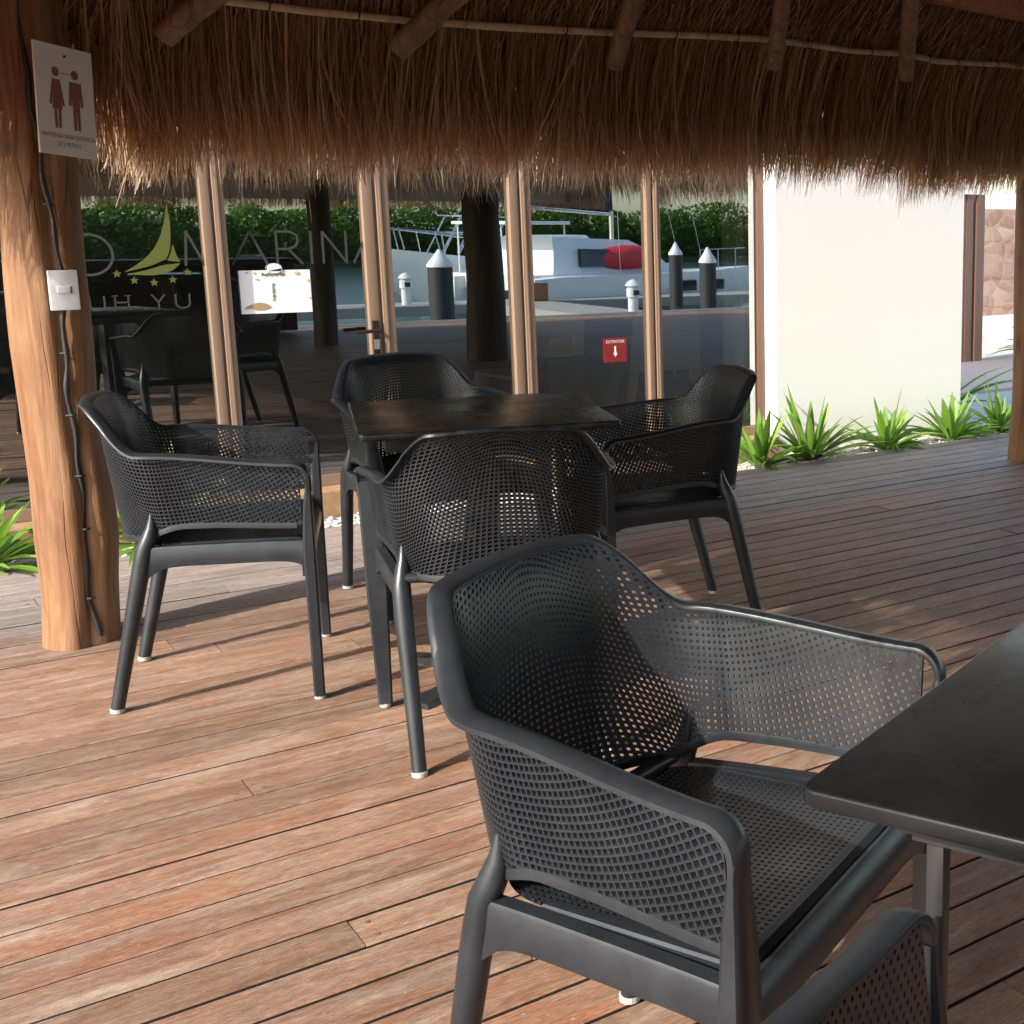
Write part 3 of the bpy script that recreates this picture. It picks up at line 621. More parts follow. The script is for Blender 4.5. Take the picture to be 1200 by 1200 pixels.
def cat(*parts):
    V = []; F = []; A = []; n = 0
    for v, f, a in parts: V.append(v); F.append(f+n); A.append(a); n += len(v)
    return np.vstack(V), np.vstack(F), np.vstack(A)
tipx = [-.5,.4,.738,.874,.938,1.041,1.247,1.525,1.761,1.952,2.149,2.359,2.504,2.734,3.103,3.323,3.554,3.798,4.108,4.328,4.614,4.855,5.6,9]
tipz = [1.42,1.43,1.444,1.40,1.34,1.385,1.40,1.414,1.40,1.42,1.405,1.414,1.395,1.413,1.405,1.435,1.432,1.46,1.41,1.375,1.405,1.42,1.41,1.41]
def tip(x): return np.interp(x, tipx, tipz)+.012*np.sin(x*23)+.010*np.sin(x*61+1)+.014*np.sin(x*8.3+2)*np.sin(x*3.1)
def nrm(d): return d/np.linalg.norm(d, axis=1, keepdims=True)
def front(n, y0, y1, lift, xa, xb, tone, grey, short, up=0., outw=.03, tip_glow=.16):
    x = rng.uniform(xa, xb, n); y = rng.uniform(y0, y1, n); z = ZE+SL*(Y1-y)+rng.uniform(*lift, n)
    d0 = nrm(np.stack([rng.normal(0, .07, n), np.full(n, .62), np.full(n, -.78)], 1)+rng.normal(0, .05, (n, 3)))
    cl = np.floor(x*26); lean = np.random.default_rng(6).normal(0, .13, 400)[(cl.astype(int)+100) % 400]
    d1 = nrm(np.stack([rng.normal(0, .13, n)+lean, rng.normal(outw, .08, n), np.full(n, -1.)], 1))
    cl = np.floor(x*26); cr_ = np.random.default_rng(5).normal(0, 1, 400)[(cl.astype(int)+100) % 400]
    zt_ = tip(x)+up+np.abs(rng.normal(0, short, n))-.020*cr_*(rng.random(n) < .75)-rng.exponential(.022, n)*(rng.random(n) < .16)
    mean = .5*(d0[:, 2]+d1[:, 2]); ln = np.clip((zt_-z)/mean, .08, 1.2)
    return strands(n, np.stack([x, y, z], 1), d0, d1, ln, np.where(rng.random(n) < .12, rng.uniform(.006, .013, n), rng.uniform(.0025, .006, n)), np.clip(rng.normal(tone, .25, n)+.12*cr_, 0, 1), np.clip(rng.normal(grey, .15, n), 0, 1), tip_glow)
def under(n, ya, yb, xa, xb):
    x = rng.uniform(xa, xb, n); y = rng.uniform(ya, yb, n); z = ZE+SL*(Y1-y)-rng.uniform(-.01, .012, n)
    d0 = nrm(np.stack([rng.normal(-.28, .20, n), np.full(n, .62), np.full(n, -.78)], 1)); d1 = nrm(d0+np.stack([rng.normal(0,.12,n), np.zeros(n), rng.normal(-.10,.10,n)], 1))
    return strands(n, np.stack([x, y, z], 1), d0, d1, rng.uniform(.12, .32, n), rng.uniform(.003, .006, n), np.clip(rng.normal(.55, .22, n), 0, 1), np.clip(rng.normal(.02, .08, n), 0, 1))
def side(n, p0, p1, out, zt=1.42):
    t = rng.random(n); P0, P1 = np.array(p0), np.array(p1); o = np.array(out)
    inn = rng.uniform(-.08, .18, n); root = P0+(P1-P0)*t[:, None]-o*inn[:, None]; root[:, 2] = ZE+SL*inn+rng.uniform(-.02, .14, n)
    d0 = nrm(o*.62+np.array([0,0,-.78])+rng.normal(0, .08, (n, 3))); d1 = nrm(np.array([0,0,-1.])+rng.normal(0, .08, (n, 3)))
    zt_ = zt+np.abs(rng.normal(0, .06, n)); ln = np.clip((zt_-root[:, 2])/(.5*(d0[:, 2]+d1[:, 2])), .1, 1)
    return strands(n, root, d0, d1, ln, rng.uniform(.006, .013, n), np.clip(rng.normal(.45, .2, n), 0, 1), np.clip(rng.normal(.15, .15, n), 0, 1))
def corner(n, cx, cy, a0):
    a = R(a0)+rng.uniform(0, PI/2, n); o = np.stack([np.cos(a), np.sin(a), np.zeros(n)], 1)
    inn = rng.uniform(-.08, .18, n); root = np.array([cx, cy, 0])+o*(CR-inn)[:, None]; root[:, 2] = ZE+SL*inn+rng.uniform(-.02, .14, n)
    d0 = nrm(o*.62+np.array([0,0,-.78])+rng.normal(0, .08, (n, 3))); d1 = nrm(np.array([0,0,-1.])+rng.normal(0, .08, (n, 3)))
    zt_ = 1.42+np.abs(rng.normal(0, .05, n)); ln = np.clip((zt_-root[:, 2])/(.5*(d0[:, 2]+d1[:, 2])), .1, 1)
    return strands(n, root, d0, d1, ln, rng.uniform(.004, .009, n), np.clip(rng.normal(.45, .2, n), 0, 1), np.clip(rng.normal(.1, .1, n), 0, 1))
FX0 = X0+CR
V, F, A = cat(front(9000, 4.28, 4.52, (-.03, .03), FX0, 5.7, .40, .0, .06, .065), front(4500, 4.44, 4.58, (.0, .16), FX0, 5.7, .46, .03, .03, .045), front(2200, 4.50, 4.62, (.06, .24), FX0, 5.7, .60, .05, .03, .02, .10, .25), front(2600, 4.56, 4.76, (.02, .20), FX0, 5.7, .92, .25, .03, -.012, .24, .5),  # outer strands paler: the sunlit fringe edge is set in their tone
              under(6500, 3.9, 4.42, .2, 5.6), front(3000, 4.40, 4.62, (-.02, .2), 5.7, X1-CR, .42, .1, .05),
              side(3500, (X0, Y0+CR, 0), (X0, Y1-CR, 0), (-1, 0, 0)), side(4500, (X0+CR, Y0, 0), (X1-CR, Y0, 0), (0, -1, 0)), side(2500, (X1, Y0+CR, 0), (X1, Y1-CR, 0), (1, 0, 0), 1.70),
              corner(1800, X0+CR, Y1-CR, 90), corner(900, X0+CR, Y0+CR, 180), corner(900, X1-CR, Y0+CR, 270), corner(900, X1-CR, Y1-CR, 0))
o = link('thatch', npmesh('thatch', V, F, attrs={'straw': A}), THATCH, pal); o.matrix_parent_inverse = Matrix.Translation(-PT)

# ------------------------------------------------------------------ mesh armchair
SB = (.12, .34, .68)      # arc breakpoints: back, corner, side
ZB0, ZR = .47, .19
def shell_pt(s, z):
    s = np.asarray(s, float); z = np.asarray(z, float); t = (z-ZB0)/ZR; tc = np.minimum(t, 1)
    wr = .232+.022*tc; wf = .274+.022*tc; yb = -.208-.020*t; r = .14
    a = np.clip(s/SB[0], 0, 1); phi = np.clip((s-SB[0])/(SB[1]-SB[0]), 0, 1)*PI/2; f = np.clip((s-SB[1])/(SB[2]-SB[1]), 0, 1.2)
    x = a*(wr-r)+r*np.sin(phi); y = yb+r*(1-np.cos(phi))
    x = x+f*(wf-wr); y = y+f*(.235-(yb+r))
    y = y-.016*(1-np.clip(x/.2, 0, 1)**2)
    # the top of the back curls outwards a little
    k = np.clip((z-.70)/.10, 0, 1)**2*np.clip(1-(s-.16)/.16, 0, 1)
    y = y-.014*k
    return np.stack([x, y, z], -1)
def ztop(s): return np.where(s < .15, .798-.008*(s/.15)**2, .790-(.790-.678)*smoothstep(s, .150, .285))-.032*smoothstep(s, .285, .68)
def zbot(s): return .448+.036*smoothstep(s, .22, .35)-.010*smoothstep(s, .40, .66)
def shell_n(s, z):
    e = 1e-3; a = shell_pt(s+e, z)-shell_pt(s-e, z); b_ = shell_pt(s, z+e)-shell_pt(s, z-e)
    n = np.cross(a, b_); return n/np.linalg.norm(n, axis=-1, keepdims=True)
def shell_mesh():
    p = .30/30; K = 2.0; sc = .30; SM = .665; zm = .57; TH = .0092
    ia = np.arange(-30, 45)*p; jb = np.arange(-40, 37)*p
    Aa, Bb = np.meshgrid(ia, jb, indexing='ij')
    w0 = np.clip(-Aa/.30, 0, 1); side_ = Aa > 0
    Sg = np.where(side_, sc+Aa-K*Aa*Bb*.9, sc+Aa-.42*np.sin(PI*w0)*(Bb-.05)); Zg = np.where(side_, zm+Bb+.5*K*Aa*Aa, zm+Bb+.080*(1-np.cos(PI*w0))/2)
    c = np.stack([np.stack([Sg[:-1,:-1], Zg[:-1,:-1]], -1), np.stack([Sg[1:,:-1], Zg[1:,:-1]], -1), np.stack([Sg[1:,1:], Zg[1:,1:]], -1), np.stack([Sg[:-1,1:], Zg[:-1,1:]], -1)], 2).reshape(-1, 4, 2)
    q = c.copy(); q[..., 0] = np.clip(q[..., 0], 0, SM); q[..., 1] = np.clip(q[..., 1], zbot(q[..., 0])+.004, ztop(q[..., 0])-.004)
    def area(u): return .5*np.abs(np.sum(u[:, :, 0]*np.roll(u[:, :, 1], -1, 1)-u[:, :, 1]*np.roll(u[:, :, 0], -1, 1), axis=1))
    A0, A1 = area(c), area(q); keep = A1 > .06*A0; q, A0, A1 = q[keep], A0[keep], A1[keep]
    cen = q.mean(1); full = (A1 > .45*A0)
    zt_ = ztop(cen[:, 0]); blind = full & (cen[:, 0] < .25) & (zt_-cen[:, 1] < .024); hole = full & ~blind
    hole &= (ztop(cen[:, 0])-cen[:, 1] > .006) & (cen[:, 1]-zbot(cen[:, 0]) > .010)
    V = []; F = []; n0 = 0
    def emit(uv, off):
        nonlocal n0
        P = shell_pt(uv[..., 0], uv[..., 1])+shell_n(uv[..., 0], uv[..., 1])*off; P = P.reshape(-1, 3); V.append(P); k = n0+np.arange(len(P)).reshape(uv.shape[:2]); n0 += len(P); return k
    def quads(a, b_):
        for i in range(4): j = (i+1) % 4; F.append(np.stack([a[:, i], a[:, j], b_[:, j], b_[:, i]], 1))
    cm = q.mean(1, keepdims=True)
    for msk, mode in ((hole, 'h'), (blind, 'b'), (~full | (full & ~hole & ~blind), 's')):
        u = q[msk]; um = cm[msk]
        if not len(u): continue
        o_ = emit(u, TH/2); i_ = emit(u, -TH/2)
        if mode == 's': F.append(o_); F.append(i_[:, ::-1])
        else:
            oh = emit(um+(u-um)*.73, TH/2)
            quads(o_, oh)
            if mode == 'h': ih = emit(um+(u-um)*.42, -TH/2); quads(oh, ih); quads(ih, i_)
            else:
                bh = emit(um+(u-um)*.5, TH*.1); quads(oh, bh); F.append(bh); ih = emit(um+(u-um)*.5, -TH/2); jh = emit(um+(u-um)*.4, -TH*.1); quads(ih, i_); quads(jh, ih); F.append(jh[:, ::-1])
    V = np.vstack(V); F = np.vstack(F)
    V2 = V*np.array([-1, 1, 1]); F2 = F[:, ::-1]+len(V)
    # borders: solid bands along the foot of the shell
    return np.vstack([V, V2]), np.vstack([F, F2])
def path_band(mb, S_, Z_, sec, mirror=True):
    pass
def rim_and_band():
    """the flange along the top edge and the plain band along the foot, both sides in one sweep"""
    rim = MB(); band = MB()
    ss = np.concatenate([np.linspace(-.650, -.30, 22), np.linspace(-.29, -.15, 22), np.linspace(-.14, .14, 15), np.linspace(.15, .29, 22), np.linspace(.30, .650, 22)])
    def frame(s, z):
        a = abs(s); P = shell_pt(a, z); N = shell_n(a, z)
        if s < 0: P = P*np.array([-1,1,1]); N = N*np.array([-1,1,1])
        return P, N
    rings = []
    for s in ss:
        zt_ = float(ztop(np.array(abs(s)))); P, N = frame(s, zt_)
        Nh = N*np.array([1,1,0]); Nh /= np.linalg.norm(Nh)
        k = float(np.clip(1-(abs(s)-.17)/.11, 0, 1)); tilt = .18+.35*k; w_ = .027-.001*k
        O = Nh*math.cos(tilt)+np.array([0,0,1])*math.sin(tilt)*(.55*k); O /= np.linalg.norm(O); U = np.array([0,0,1.])-O*O[2]; U /= np.linalg.norm(U)
        sec = [(-.0055,-.006),(-.006,.001),(-.004,.0035),(.006,.0045),(w_-.006,.003),(w_,-.0005),(w_+.0008,-.007),(w_-.003,-.0085),(w_-.005,-.004),(.006,-.0045)]
        rings.append([tuple(P+O*a+U*c) for a, c in sec])
    P, N = frame(.650, float(ztop(np.array(.650)))); w_ = .027
    sec = [(-.0055,-.006),(-.006,.001),(-.004,.0035),(.006,.0045),(w_-.006,.003),(w_,-.0005),(w_+.0008,-.007),(w_-.003,-.0085),(w_-.005,-.004),(.006,-.0045)]
    Nh = N*np.array([1,1,0]); Nh /= np.linalg.norm(Nh); ex = []
    for k in range(1, 15):
        a_ = min(k/11, 1)*PI/2; Q = P+np.array([0, .040*math.sin(a_), -.040*(1-math.cos(a_))-.002*k/11-max(0, k-11)*.012]); U = np.array([0, math.sin(a_), math.cos(a_)])
        O = Nh*(1-k/14)+np.array([1,0,0])*(k/14); O /= np.linalg.norm(O); ex.append([tuple(Q+O*a+U*c) for a, c in sec])
    rings = [[(-x, y, z) for x, y, z in r_] for r_ in ex[::-1]]+rings+ex
    rim.loft(rings)
    rings = []
    for s in ss:
        zb_ = float(zbot(np.array(abs(s)))); P, N = frame(s, zb_+.004)
        sec = [(-.006,.006),(.0055,.006),(.0065,.0),(.0065,-.008),(-.0065,-.008),(-.007,.0)]
        rings.append([tuple(P+N*a+np.array([0,0,c])) for a, c in sec])
    band.loft(rings)
    return rim, band
def front_leg(sg):
    """arm corner turning down into the tapering front leg"""
    top = shell_pt(.650, float(ztop(np.array(.650)))); x0, y0 = float(top[0]), float(top[1])+.040
    rings = []
    for z in (.604, .585, .56, .53, .50, .46, .42, .38, .30, .22, .14, .07, .012):
        t = (.604-z)/.6; x = x0-.012*t; y = y0-.004*t
        dep = np.interp(t, [0, .1, .3, 1], [.007, .018, .026, .024]); wi = np.interp(t, [0, .12, .30, 1], [.006, .018, .030, .014]); wo = np.interp(t, [0, .08, .5, 1], [.0265, .0272, .026, .021])
        c = min(.005, dep*.35); u0 = .0042-.0015*max(0, 1-t*8)
        sec = [(-wi+c,u0-.001),(wo-c,u0-.001),(wo,u0-c),(wo,-dep+c),(wo-c,-dep),(-wi+c,-dep),(-wi,-dep+c),(-wi,u0-c)]
        rings.append([(sg*(x+o_), y+u, z) for o_, u in sec])
    return MB().loft(rings)
def rear_leg(sg):
    pts = [(.2235,-.1345,.522),(.2235,-.1355,.505),(.2235,-.1375,.485),(.2260,-.1435,.462),(.231,-.157,.43),(.231,-.164,.40),(.230,-.176,.35),(.227,-.197,.26),(.223,-.223,.15),(.219,-.256,.012)]
    rad = [.004,.0085,.0135,.0185,.0205,.0212,.021,.0198,.0182,.0165]
    return MB().tube([(sg*x, y, z) for x, y, z in pts], rad, 16, 1.0)
def seat_mesh():
    p = .0104; TH = .005
    def sp(x, y):
        z = .440-.014*np.exp(-((x/.19)**2+((y+.02)/.2)**2)*1.2)-.05*np.clip((y-.205)/.05, 0, 1)**2
        return np.stack([x, y, z], -1)
    xs = np.arange(-21, 22)*p; ys = -.205+np.arange(0, 42)*p; ys = ys[ys < .225]
    X, Y = np.meshgrid(xs, ys, indexing='ij'); q = np.stack([np.stack([X[:-1,:-1],Y[:-1,:-1]],-1), np.stack([X[1:,:-1],Y[1:,:-1]],-1), np.stack([X[1:,1:],Y[1:,1:]],-1), np.stack([X[:-1,1:],Y[:-1,1:]],-1)], 2).reshape(-1, 4, 2)
    d_ = np.stack([q[..., 0]-np.sign(q[..., 0])*.09, q[..., 1]+.07], -1); rr_ = np.hypot(d_[..., 0], d_[..., 1]); out_ = (q[..., 1] < -.07) & (np.abs(q[..., 0]) > .09) & (rr_ > .128)
    k_ = np.where(out_, .128/np.maximum(rr_, 1e-6), 1.); q[..., 0] = np.where(out_, np.sign(q[..., 0])*.09+d_[..., 0]*k_, q[..., 0]); q[..., 1] = np.where(out_, -.07+d_[..., 1]*k_, np.maximum(q[..., 1], -.198))
    a_ = .5*np.abs(np.sum(q[:, :, 0]*np.roll(q[:, :, 1], -1, 1)-q[:, :, 1]*np.roll(q[:, :, 0], -1, 1), axis=1)); ok = a_ > .08*p*p
    q = q[ok]; a_ = a_[ok]; cm = q.mean(1, keepdims=True); hole = (cm[:, 0, 1] < .20) & (a_ > .6*p*p)
    V = []; F = []; n0 = 0
    def emit(u, off):
        nonlocal n0
        P = sp(u[..., 0], u[..., 1])+np.array([0, 0, off]); P = P.reshape(-1, 3); V.append(P); k = n0+np.arange(len(P)).reshape(u.shape[:2]); n0 += len(P); return k
    def quads(a, b_):
        for i in range(4): j = (i+1) % 4; F.append(np.stack([a[:, i], a[:, j], b_[:, j], b_[:, i]], 1))
    u, um = q[hole], cm[hole]
    t_, th, bh, b_ = emit(u, 0), emit(um+(u-um)*.50, 0), emit(um+(u-um)*.66, -TH), emit(u, -TH); quads(t_, th); quads(th, bh); quads(bh, b_)
    u = q[~hole]; F.append(emit(u, 0)); F.append(emit(u, -TH)[:, ::-1])
    V = np.vstack(V); F = np.vstack(F); return V, F
def make_chair():
    root = empty('mesh_armchair')
    V, F = shell_mesh(); link('shell', npmesh('shell', V, F), PLASTIC, root)
    rim, band = rim_and_band(); rim.build('rim', PLASTIC, root, 50); band.build('shell_band', PLASTIC, root, 50)
    V, F = seat_mesh(); st = link('seat', npmesh('seat', V, F), PLASTIC, root)
    # seat frame: plain border, side rails with arched haunches, front apron, rear bar
    f = MB()
    for sg in (-1, 1):
        n = 24; rings = []
        for k in range(n+1):
            t = k/n; y = -.165+t*(.245+.165); x = .228+.046*t
            e = min(t, 1-t)*.41; zb_ = .384-.040*math.exp(-(e/.030)**1.3)
            zt_ = .438-.004*math.exp(-(e/.05))
            rings.append([(sg*(x-.011), y, zb_), (sg*(x+.011), y, zb_), (sg*(x+.0125), y, zb_+.004), (sg*(x+.0125), y, zt_-.004), (sg*(x+.010), y, zt_), (sg*(x-.011), y, zt_)])
        f.loft(rings)
        # seat border strip
        rings = []
        for k in range(15):
            y = -.075+k/14*.30; xi = .2135; xo = .224+.020*k/14; z = .4365-.05*max(0, (y-.205)/.05)**2
            rings.append([(sg*xi, y, z+.0015), (sg*(xo-.003), y, z+.0015), (sg*xo, y, z-.002), (sg*xo, y, z-.016), (sg*xi, y, z-.016)])
        f.loft(rings)
    n = 20; rings = []
    for k in range(n+1):
        x = -.268+.536*k/n; e = .268-abs(x); zb_ = .366-.030*math.exp(-(e/.03)**1.3)
        rings.append([(x, .212, zb_), (x, .242, zb_+.004), (x, .245, .395), (x, .240, .419), (x, .228, .431), (x, .212, .431)])
    f.loft(rings)
    f.tube([(x_, -.158-.012*(1-(x_/.22)**2), .446) for x_ in np.linspace(-.222, .222, 15)], .0125, 10)
    f.build('seat_frame', PLASTIC, root, 40)
    for sg in (-1, 1):
        lg = front_leg(sg).build('leg', PLASTIC, root, 40)
        q = shell_pt(.650, float(ztop(np.array(.650)))); g_ = MB(); g_.lathe([(.011,0),(.0145,.002),(.0145,.012),(.010,.014)], (sg*(float(q[0])-.008), float(q[1])+.026, .0005), 14); g_.build('foot_glide', GLIDE, lg)
        lg = rear_leg(sg).build('leg', PLASTIC, root, 50)
        g_ = MB(); g_.lathe([(.013,0),(.018,.002),(.018,.012),(.012,.014)], (sg*.2185, -.257, .0005), 16); g_.build('foot_glide', GLIDE, lg)
    return root
ch0 = make_chair()
CH = [('A', .861, 3.785, -19.2, 'charcoal mesh armchair beside the left timber post, facing right'),
      ('B', 1.295, 2.960, 71.3, 'charcoal mesh armchair seen from behind, tucked under the centre table'),
      ('C', 2.062, 3.478, 166.2, 'charcoal mesh armchair at the right of the centre table, facing left'),
      ('D', 1.635, 4.229, -87.4, 'charcoal mesh armchair behind the centre table, facing the camera'),
      ('F', .860, 1.386, -63.5, 'large charcoal mesh armchair in the foreground beside the black table corner'),
      ('H', .600, .437, 18.0, 'charcoal mesh armchair cut by the bottom right corner under the near table'),
      ('r', 3.5, -3.3, 100, 'charcoal mesh armchair at the back table, mirrored in the glass'),
      ('r', 2.3, -3.5, -60, 'charcoal mesh armchair by the back eave, mirrored in the glass')]
for i, (k, x, y, a, lab) in enumerate(CH):
    o = ch0 if i == 0 else copy_tree(ch0)
    o.location = (x, y, 0); o.rotation_euler = (0, 0, R(a-90)); tag(o, lab, 'armchair', 'charcoal mesh armchairs on the deck')

# ------------------------------------------------------------------ tables
def make_table(name, x, y, rz, label, pedestal, w=.645):
    t = tag(empty(name, (x, y, 0), rz), label, 'table', 'black square cafe tables')
    bm = bmesh.new(); bmesh.ops.create_cube(bm, size=1)
    for v in bm.verts: v.co = Vector((v.co.x*w, v.co.y*w, .741+v.co.z*.018))
    ve = [e for e in bm.edges if abs(e.verts[0].co.z-e.verts[1].co.z) > .01]; bmesh.ops.bevel(bm, geom=ve, offset=.018, segments=5, affect='EDGES', profile=.5)
    he = [e for e in bm.edges if abs(e.verts[0].co.z-e.verts[1].co.z) < .001 and len(e.link_faces) == 2 and abs(e.link_faces[0].normal.dot(e.link_faces[1].normal)) < .5]
    bmesh.ops.bevel(bm, geom=he, offset=.0035, segments=3, affect='EDGES', profile=.5)
    me = bpy.data.meshes.new('tabletop'); bm.to_mesh(me); bm.free(); me.polygons.foreach_set('use_smooth', [True]*len(me.polygons)); me.set_sharp_from_angle(angle=R(35)); link('tabletop', me, TABLETOP, t)
    f = MB(); a = w/2-.075
    for s in (-1, 1): f.box((-a, s*a-.009, .69), (a, s*a+.009, .7318)); f.box((s*a-.009, -a+.01, .69), (s*a+.009, a-.01, .7317))
    f.build('apron', METAL, t)
    if pedestal:
        p = MB(); p.box((-.035,-.035,.02), (.035,.035,.7315), bev=.004); p.build('pedestal', METAL, t, 40)
        p = MB()
        for k in range(4):
            c, s = math.cos(k*PI/2+PI/4), math.sin(k*PI/2+PI/4)
            p.loft([[(c*r-s*q, s*r+c*q, z) for q, z in ((-.03,.0),(.03,.0),(.026,h_),(-.026,h_))] for r, h_ in ((.03,.035),(.18,.028),(.30,.016))])
        p.build('base', METAL, t)
    else:
        a = w/2-.098
        for sx in (-1, 1):
            for sy in (-1, 1):
                l = MB(); l.box((sx*a-.009, sy*a-.009, .0), (sx*a+.009, sy*a+.009, .7315), bev=.002); l.build('leg', METAL, t, 40)
    return t
make_table('cafe_table', 1.4285, 3.3444, R(-16.4), 'matt black square table between four armchairs', True)
u1 = Vector((math.cos(R(22.5)), math.sin(R(22.5)), 0)); u2 = Vector((math.sin(R(22.5)), -math.cos(R(22.5)), 0))
c2 = Vector((.658, .878, 0))+(u1+u2)*.3225
make_table('cafe_table', c2.x, c2.y, R(22.5), 'black square table corner cut by the right edge in the foreground', False)
make_table('cafe_table', 3.0, -2.7, R(10), 'black square table under the roof behind the camera, mirrored in the glass', True)

bc = tag(empty('bar_counter', (2.6, -3.95, 0)), 'long dark timber bar counter under the back eave, mirrored in the glass', 'bar')
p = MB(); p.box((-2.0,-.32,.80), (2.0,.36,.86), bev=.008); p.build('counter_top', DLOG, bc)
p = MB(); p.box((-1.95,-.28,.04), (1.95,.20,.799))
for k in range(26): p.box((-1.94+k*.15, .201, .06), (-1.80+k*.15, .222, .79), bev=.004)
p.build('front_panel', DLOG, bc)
# ------------------------------------------------------------------ plants
def plant(x, y, n, ln, label, seed, spread=1.12, wd=.046):
    r = np.random.default_rng(seed); V = []; F = []; A = []
    for i in range(n):
        a = r.uniform(0, 2*PI); el = R(r.choice([r.uniform(18, 50), r.uniform(40, 82)])); L_ = ln*r.uniform(.65, 1.1); w0 = wd*r.uniform(.7, 1.15); dr = r.uniform(.25, .8)*L_*math.cos(el)*1.0
        o = Vector((math.cos(a), math.sin(a)*.85, 0)); sd_ = Vector((-math.sin(a), math.cos(a), 0)); k0 = len(V); tone = r.normal(.42, .25); N = 7
        base = Vector((x, y, -.03))+o*r.uniform(.0, .03)
        for k in range(N+1):
            t = k/N; p = base+o*(L_*t*math.cos(el)*spread)+Vector((0,0,1))*(L_*t*math.sin(el)-dr*t*t*.75)
            w_ = w0*(.45+.55*math.sin(min(1, t*1.8)*PI/2))*(1-max(0, (t-.45)/.55)**1.7)+.0008
            up = Vector((0,0,1))*w_*.28
            V += [tuple(p-sd_*w_/2+up), tuple(p), tuple(p+sd_*w_/2+up)]; tt = min(1, max(0, tone+.25*t-.15)); A += [(tt,0,0)]*3
            if k: b0 = k0+3*(k-1); F += [[b0, b0+1, b0+4, b0+3], [b0+1, b0+2, b0+5, b0+4]]
    o = link('lily_plant', npmesh('lily_plant', V, F, True, {'leafcol': np.array(A)}), LEAF)
    return tag(o, label, 'plant', 'strap leaf lilies along the planting strip')
plant(.44, 5.60, 44, .40, 'green strap leaf lily left of the orange timber post', 1)
plant(1.06, 5.62, 44, .52, 'green strap leaf lily half hidden behind the left armchair', 2)
plant(3.95, 5.58, 40, .37, 'strap leaf lily beside the brown door jamb behind the right armchair', 3)
plant(4.27, 5.57, 46, .45, 'tallest bright lily against the left end of the white wall', 4)
plant(4.84, 5.58, 44, .38, 'bright lily before the middle of the white wall', 5, wd=.043)
plant(5.38, 5.60, 42, .34, 'low bright lily before the right end of the white wall', 6, 1.25, .046)
plant(5.85, 5.66, 44, .39, 'bright lily between the white wall corner and the right post', 7, wd=.043)
plant(5.82, 6.25, 20, .85, 'tall dark lily growing round the corner of the white wall', 8, 1.1, .05)
plant(9.9, 9.0, 34, .62, 'dark spiky plant in front of the distant glass door', 9)
plant(-.3, 5.63, 34, .42, 'lily at the far left end of the planting strip', 10)

# ------------------------------------------------------------------ marina behind the camera (mirrored in the glass)
b = MB(); b.box((6.5,-17.3,-.72), (24,-15.9,-.5)); b.box((12.2,-15.898,-.72), (13.8,-5.3,-.501)); d_ = b.build('dock', DOCK); tag(d_, 'grey plank dock with a walkway to the quay, mirrored in the glass', 'dock')
for x, y, lab in ((16.3,-14.5,'black mooring pile with white cone cap beside the catamaran bow'), (13.35,-8.6,'nearest black mooring pile with white cone cap right of the walkway'), (8.35,-8.9,'thick black mooring pile with white cone cap near the motor yacht')):
    r = .20 if x < 9 else .155
    t = tag(empty('mooring_pile', (x, y, -1.3)), lab, 'pile', 'mooring piles with white caps')
    p = MB(); p.lathe([(r,0),(r,1.86)], n=20); p.build('pile_shaft', PILE, t, 40)
    p = MB(); p.lathe([(r*1.08,1.861),(r*1.08,1.90),(r*.55,2.03),(.02,2.15)], n=20); p.build('cap', WHITE, t, 40)
for x, y, z, lab in ((12.9,-10.6,-.5,'white power pedestal standing on the dock walkway'), (10.6,-16.5,-.5,'white power pedestal at the catamaran stern'), (8.9,-16.4,-.5,'white power pedestal near the motor yacht bow')):
    t = tag(empty('power_pedestal', (x, y, z)), lab, 'pedestal', 'white dock pedestals')
    p = MB(); p.lathe([(.10,0),(.10,.35),(.13,.36),(.13,.52),(.09,.54),(.16,.58),(.10,.66),(.02,.70)], n=12); p.build('column', WHITE, t, 30)
    p = MB(); p.box((-.06,.11,.40), (.06,.15,.49)); p.build('socket_box', PILE, t)
def hull(stations, M, parent, name='hull'):
    rings = []
    for x, hw, zk, zd, fl in stations:
        rings.append([(x, -hw, zd), (x, -hw*.96, zd-.35), (x, -hw*fl, zk+.25), (x, 0, zk), (x, hw*fl, zk+.25), (x, hw*.96, zd-.35), (x, hw, zd)])
    return MB().loft(rings).build(name, M, parent, 35)
# catamaran
cat_ = tag(empty('catamaran', (17.0, -19.6, 0), R(-12)), 'white catamaran with navy sail cover moored behind the dock, mirrored in the glass', 'boat')
for sy, nm in ((1.9, 'hull'), (-1.9, 'hull')):
    h_ = hull([(-5.6,.55,-.9,-.05,.9),(-4.5,.75,-1.3,.0,.8),(-1,.85,-1.4,.02,.75),(3,.75,-1.3,.05,.6),(5.4,.35,-1.2,.10,.4),(6.3,.05,-.9,.12,.3)], WHITE, cat_); h_.location = (0, sy, 0)
    w_ = MB()
    for x in (1.4, 3.0): w_.box((x, .78*(1 if sy > 0 else -1)-.03, -.45), (x+.75, .78*(1 if sy > 0 else -1)+.06, -.18), bev=.02)
    w_.build('porthole', TINT, h_)
p = MB(); p.box((-5.2,-1.9,-.35), (3.0,1.9,.04), bev=.03); p.build('bridge_deck', WHITE, cat_)
cat_.scale = (.66, .85, 1)
def cabin(rings_, M, parent, nm): return MB().loft(rings_).build(nm, M, parent, 30)
cb = cabin([[(-4.2,-1.9,.03),(2.2,-1.7,.03),(2.2,1.7,.03),(-4.2,1.9,.03)],[(-4.0,-1.75,.55),(1.5,-1.45,.50),(1.5,1.45,.50),(-4.0,1.75,.55)],[(-3.8,-1.5,.95),(.3,-1.2,.86),(.3,1.2,.86),(-3.8,1.5,.95)]], WHITE, cat_, 'cabin')
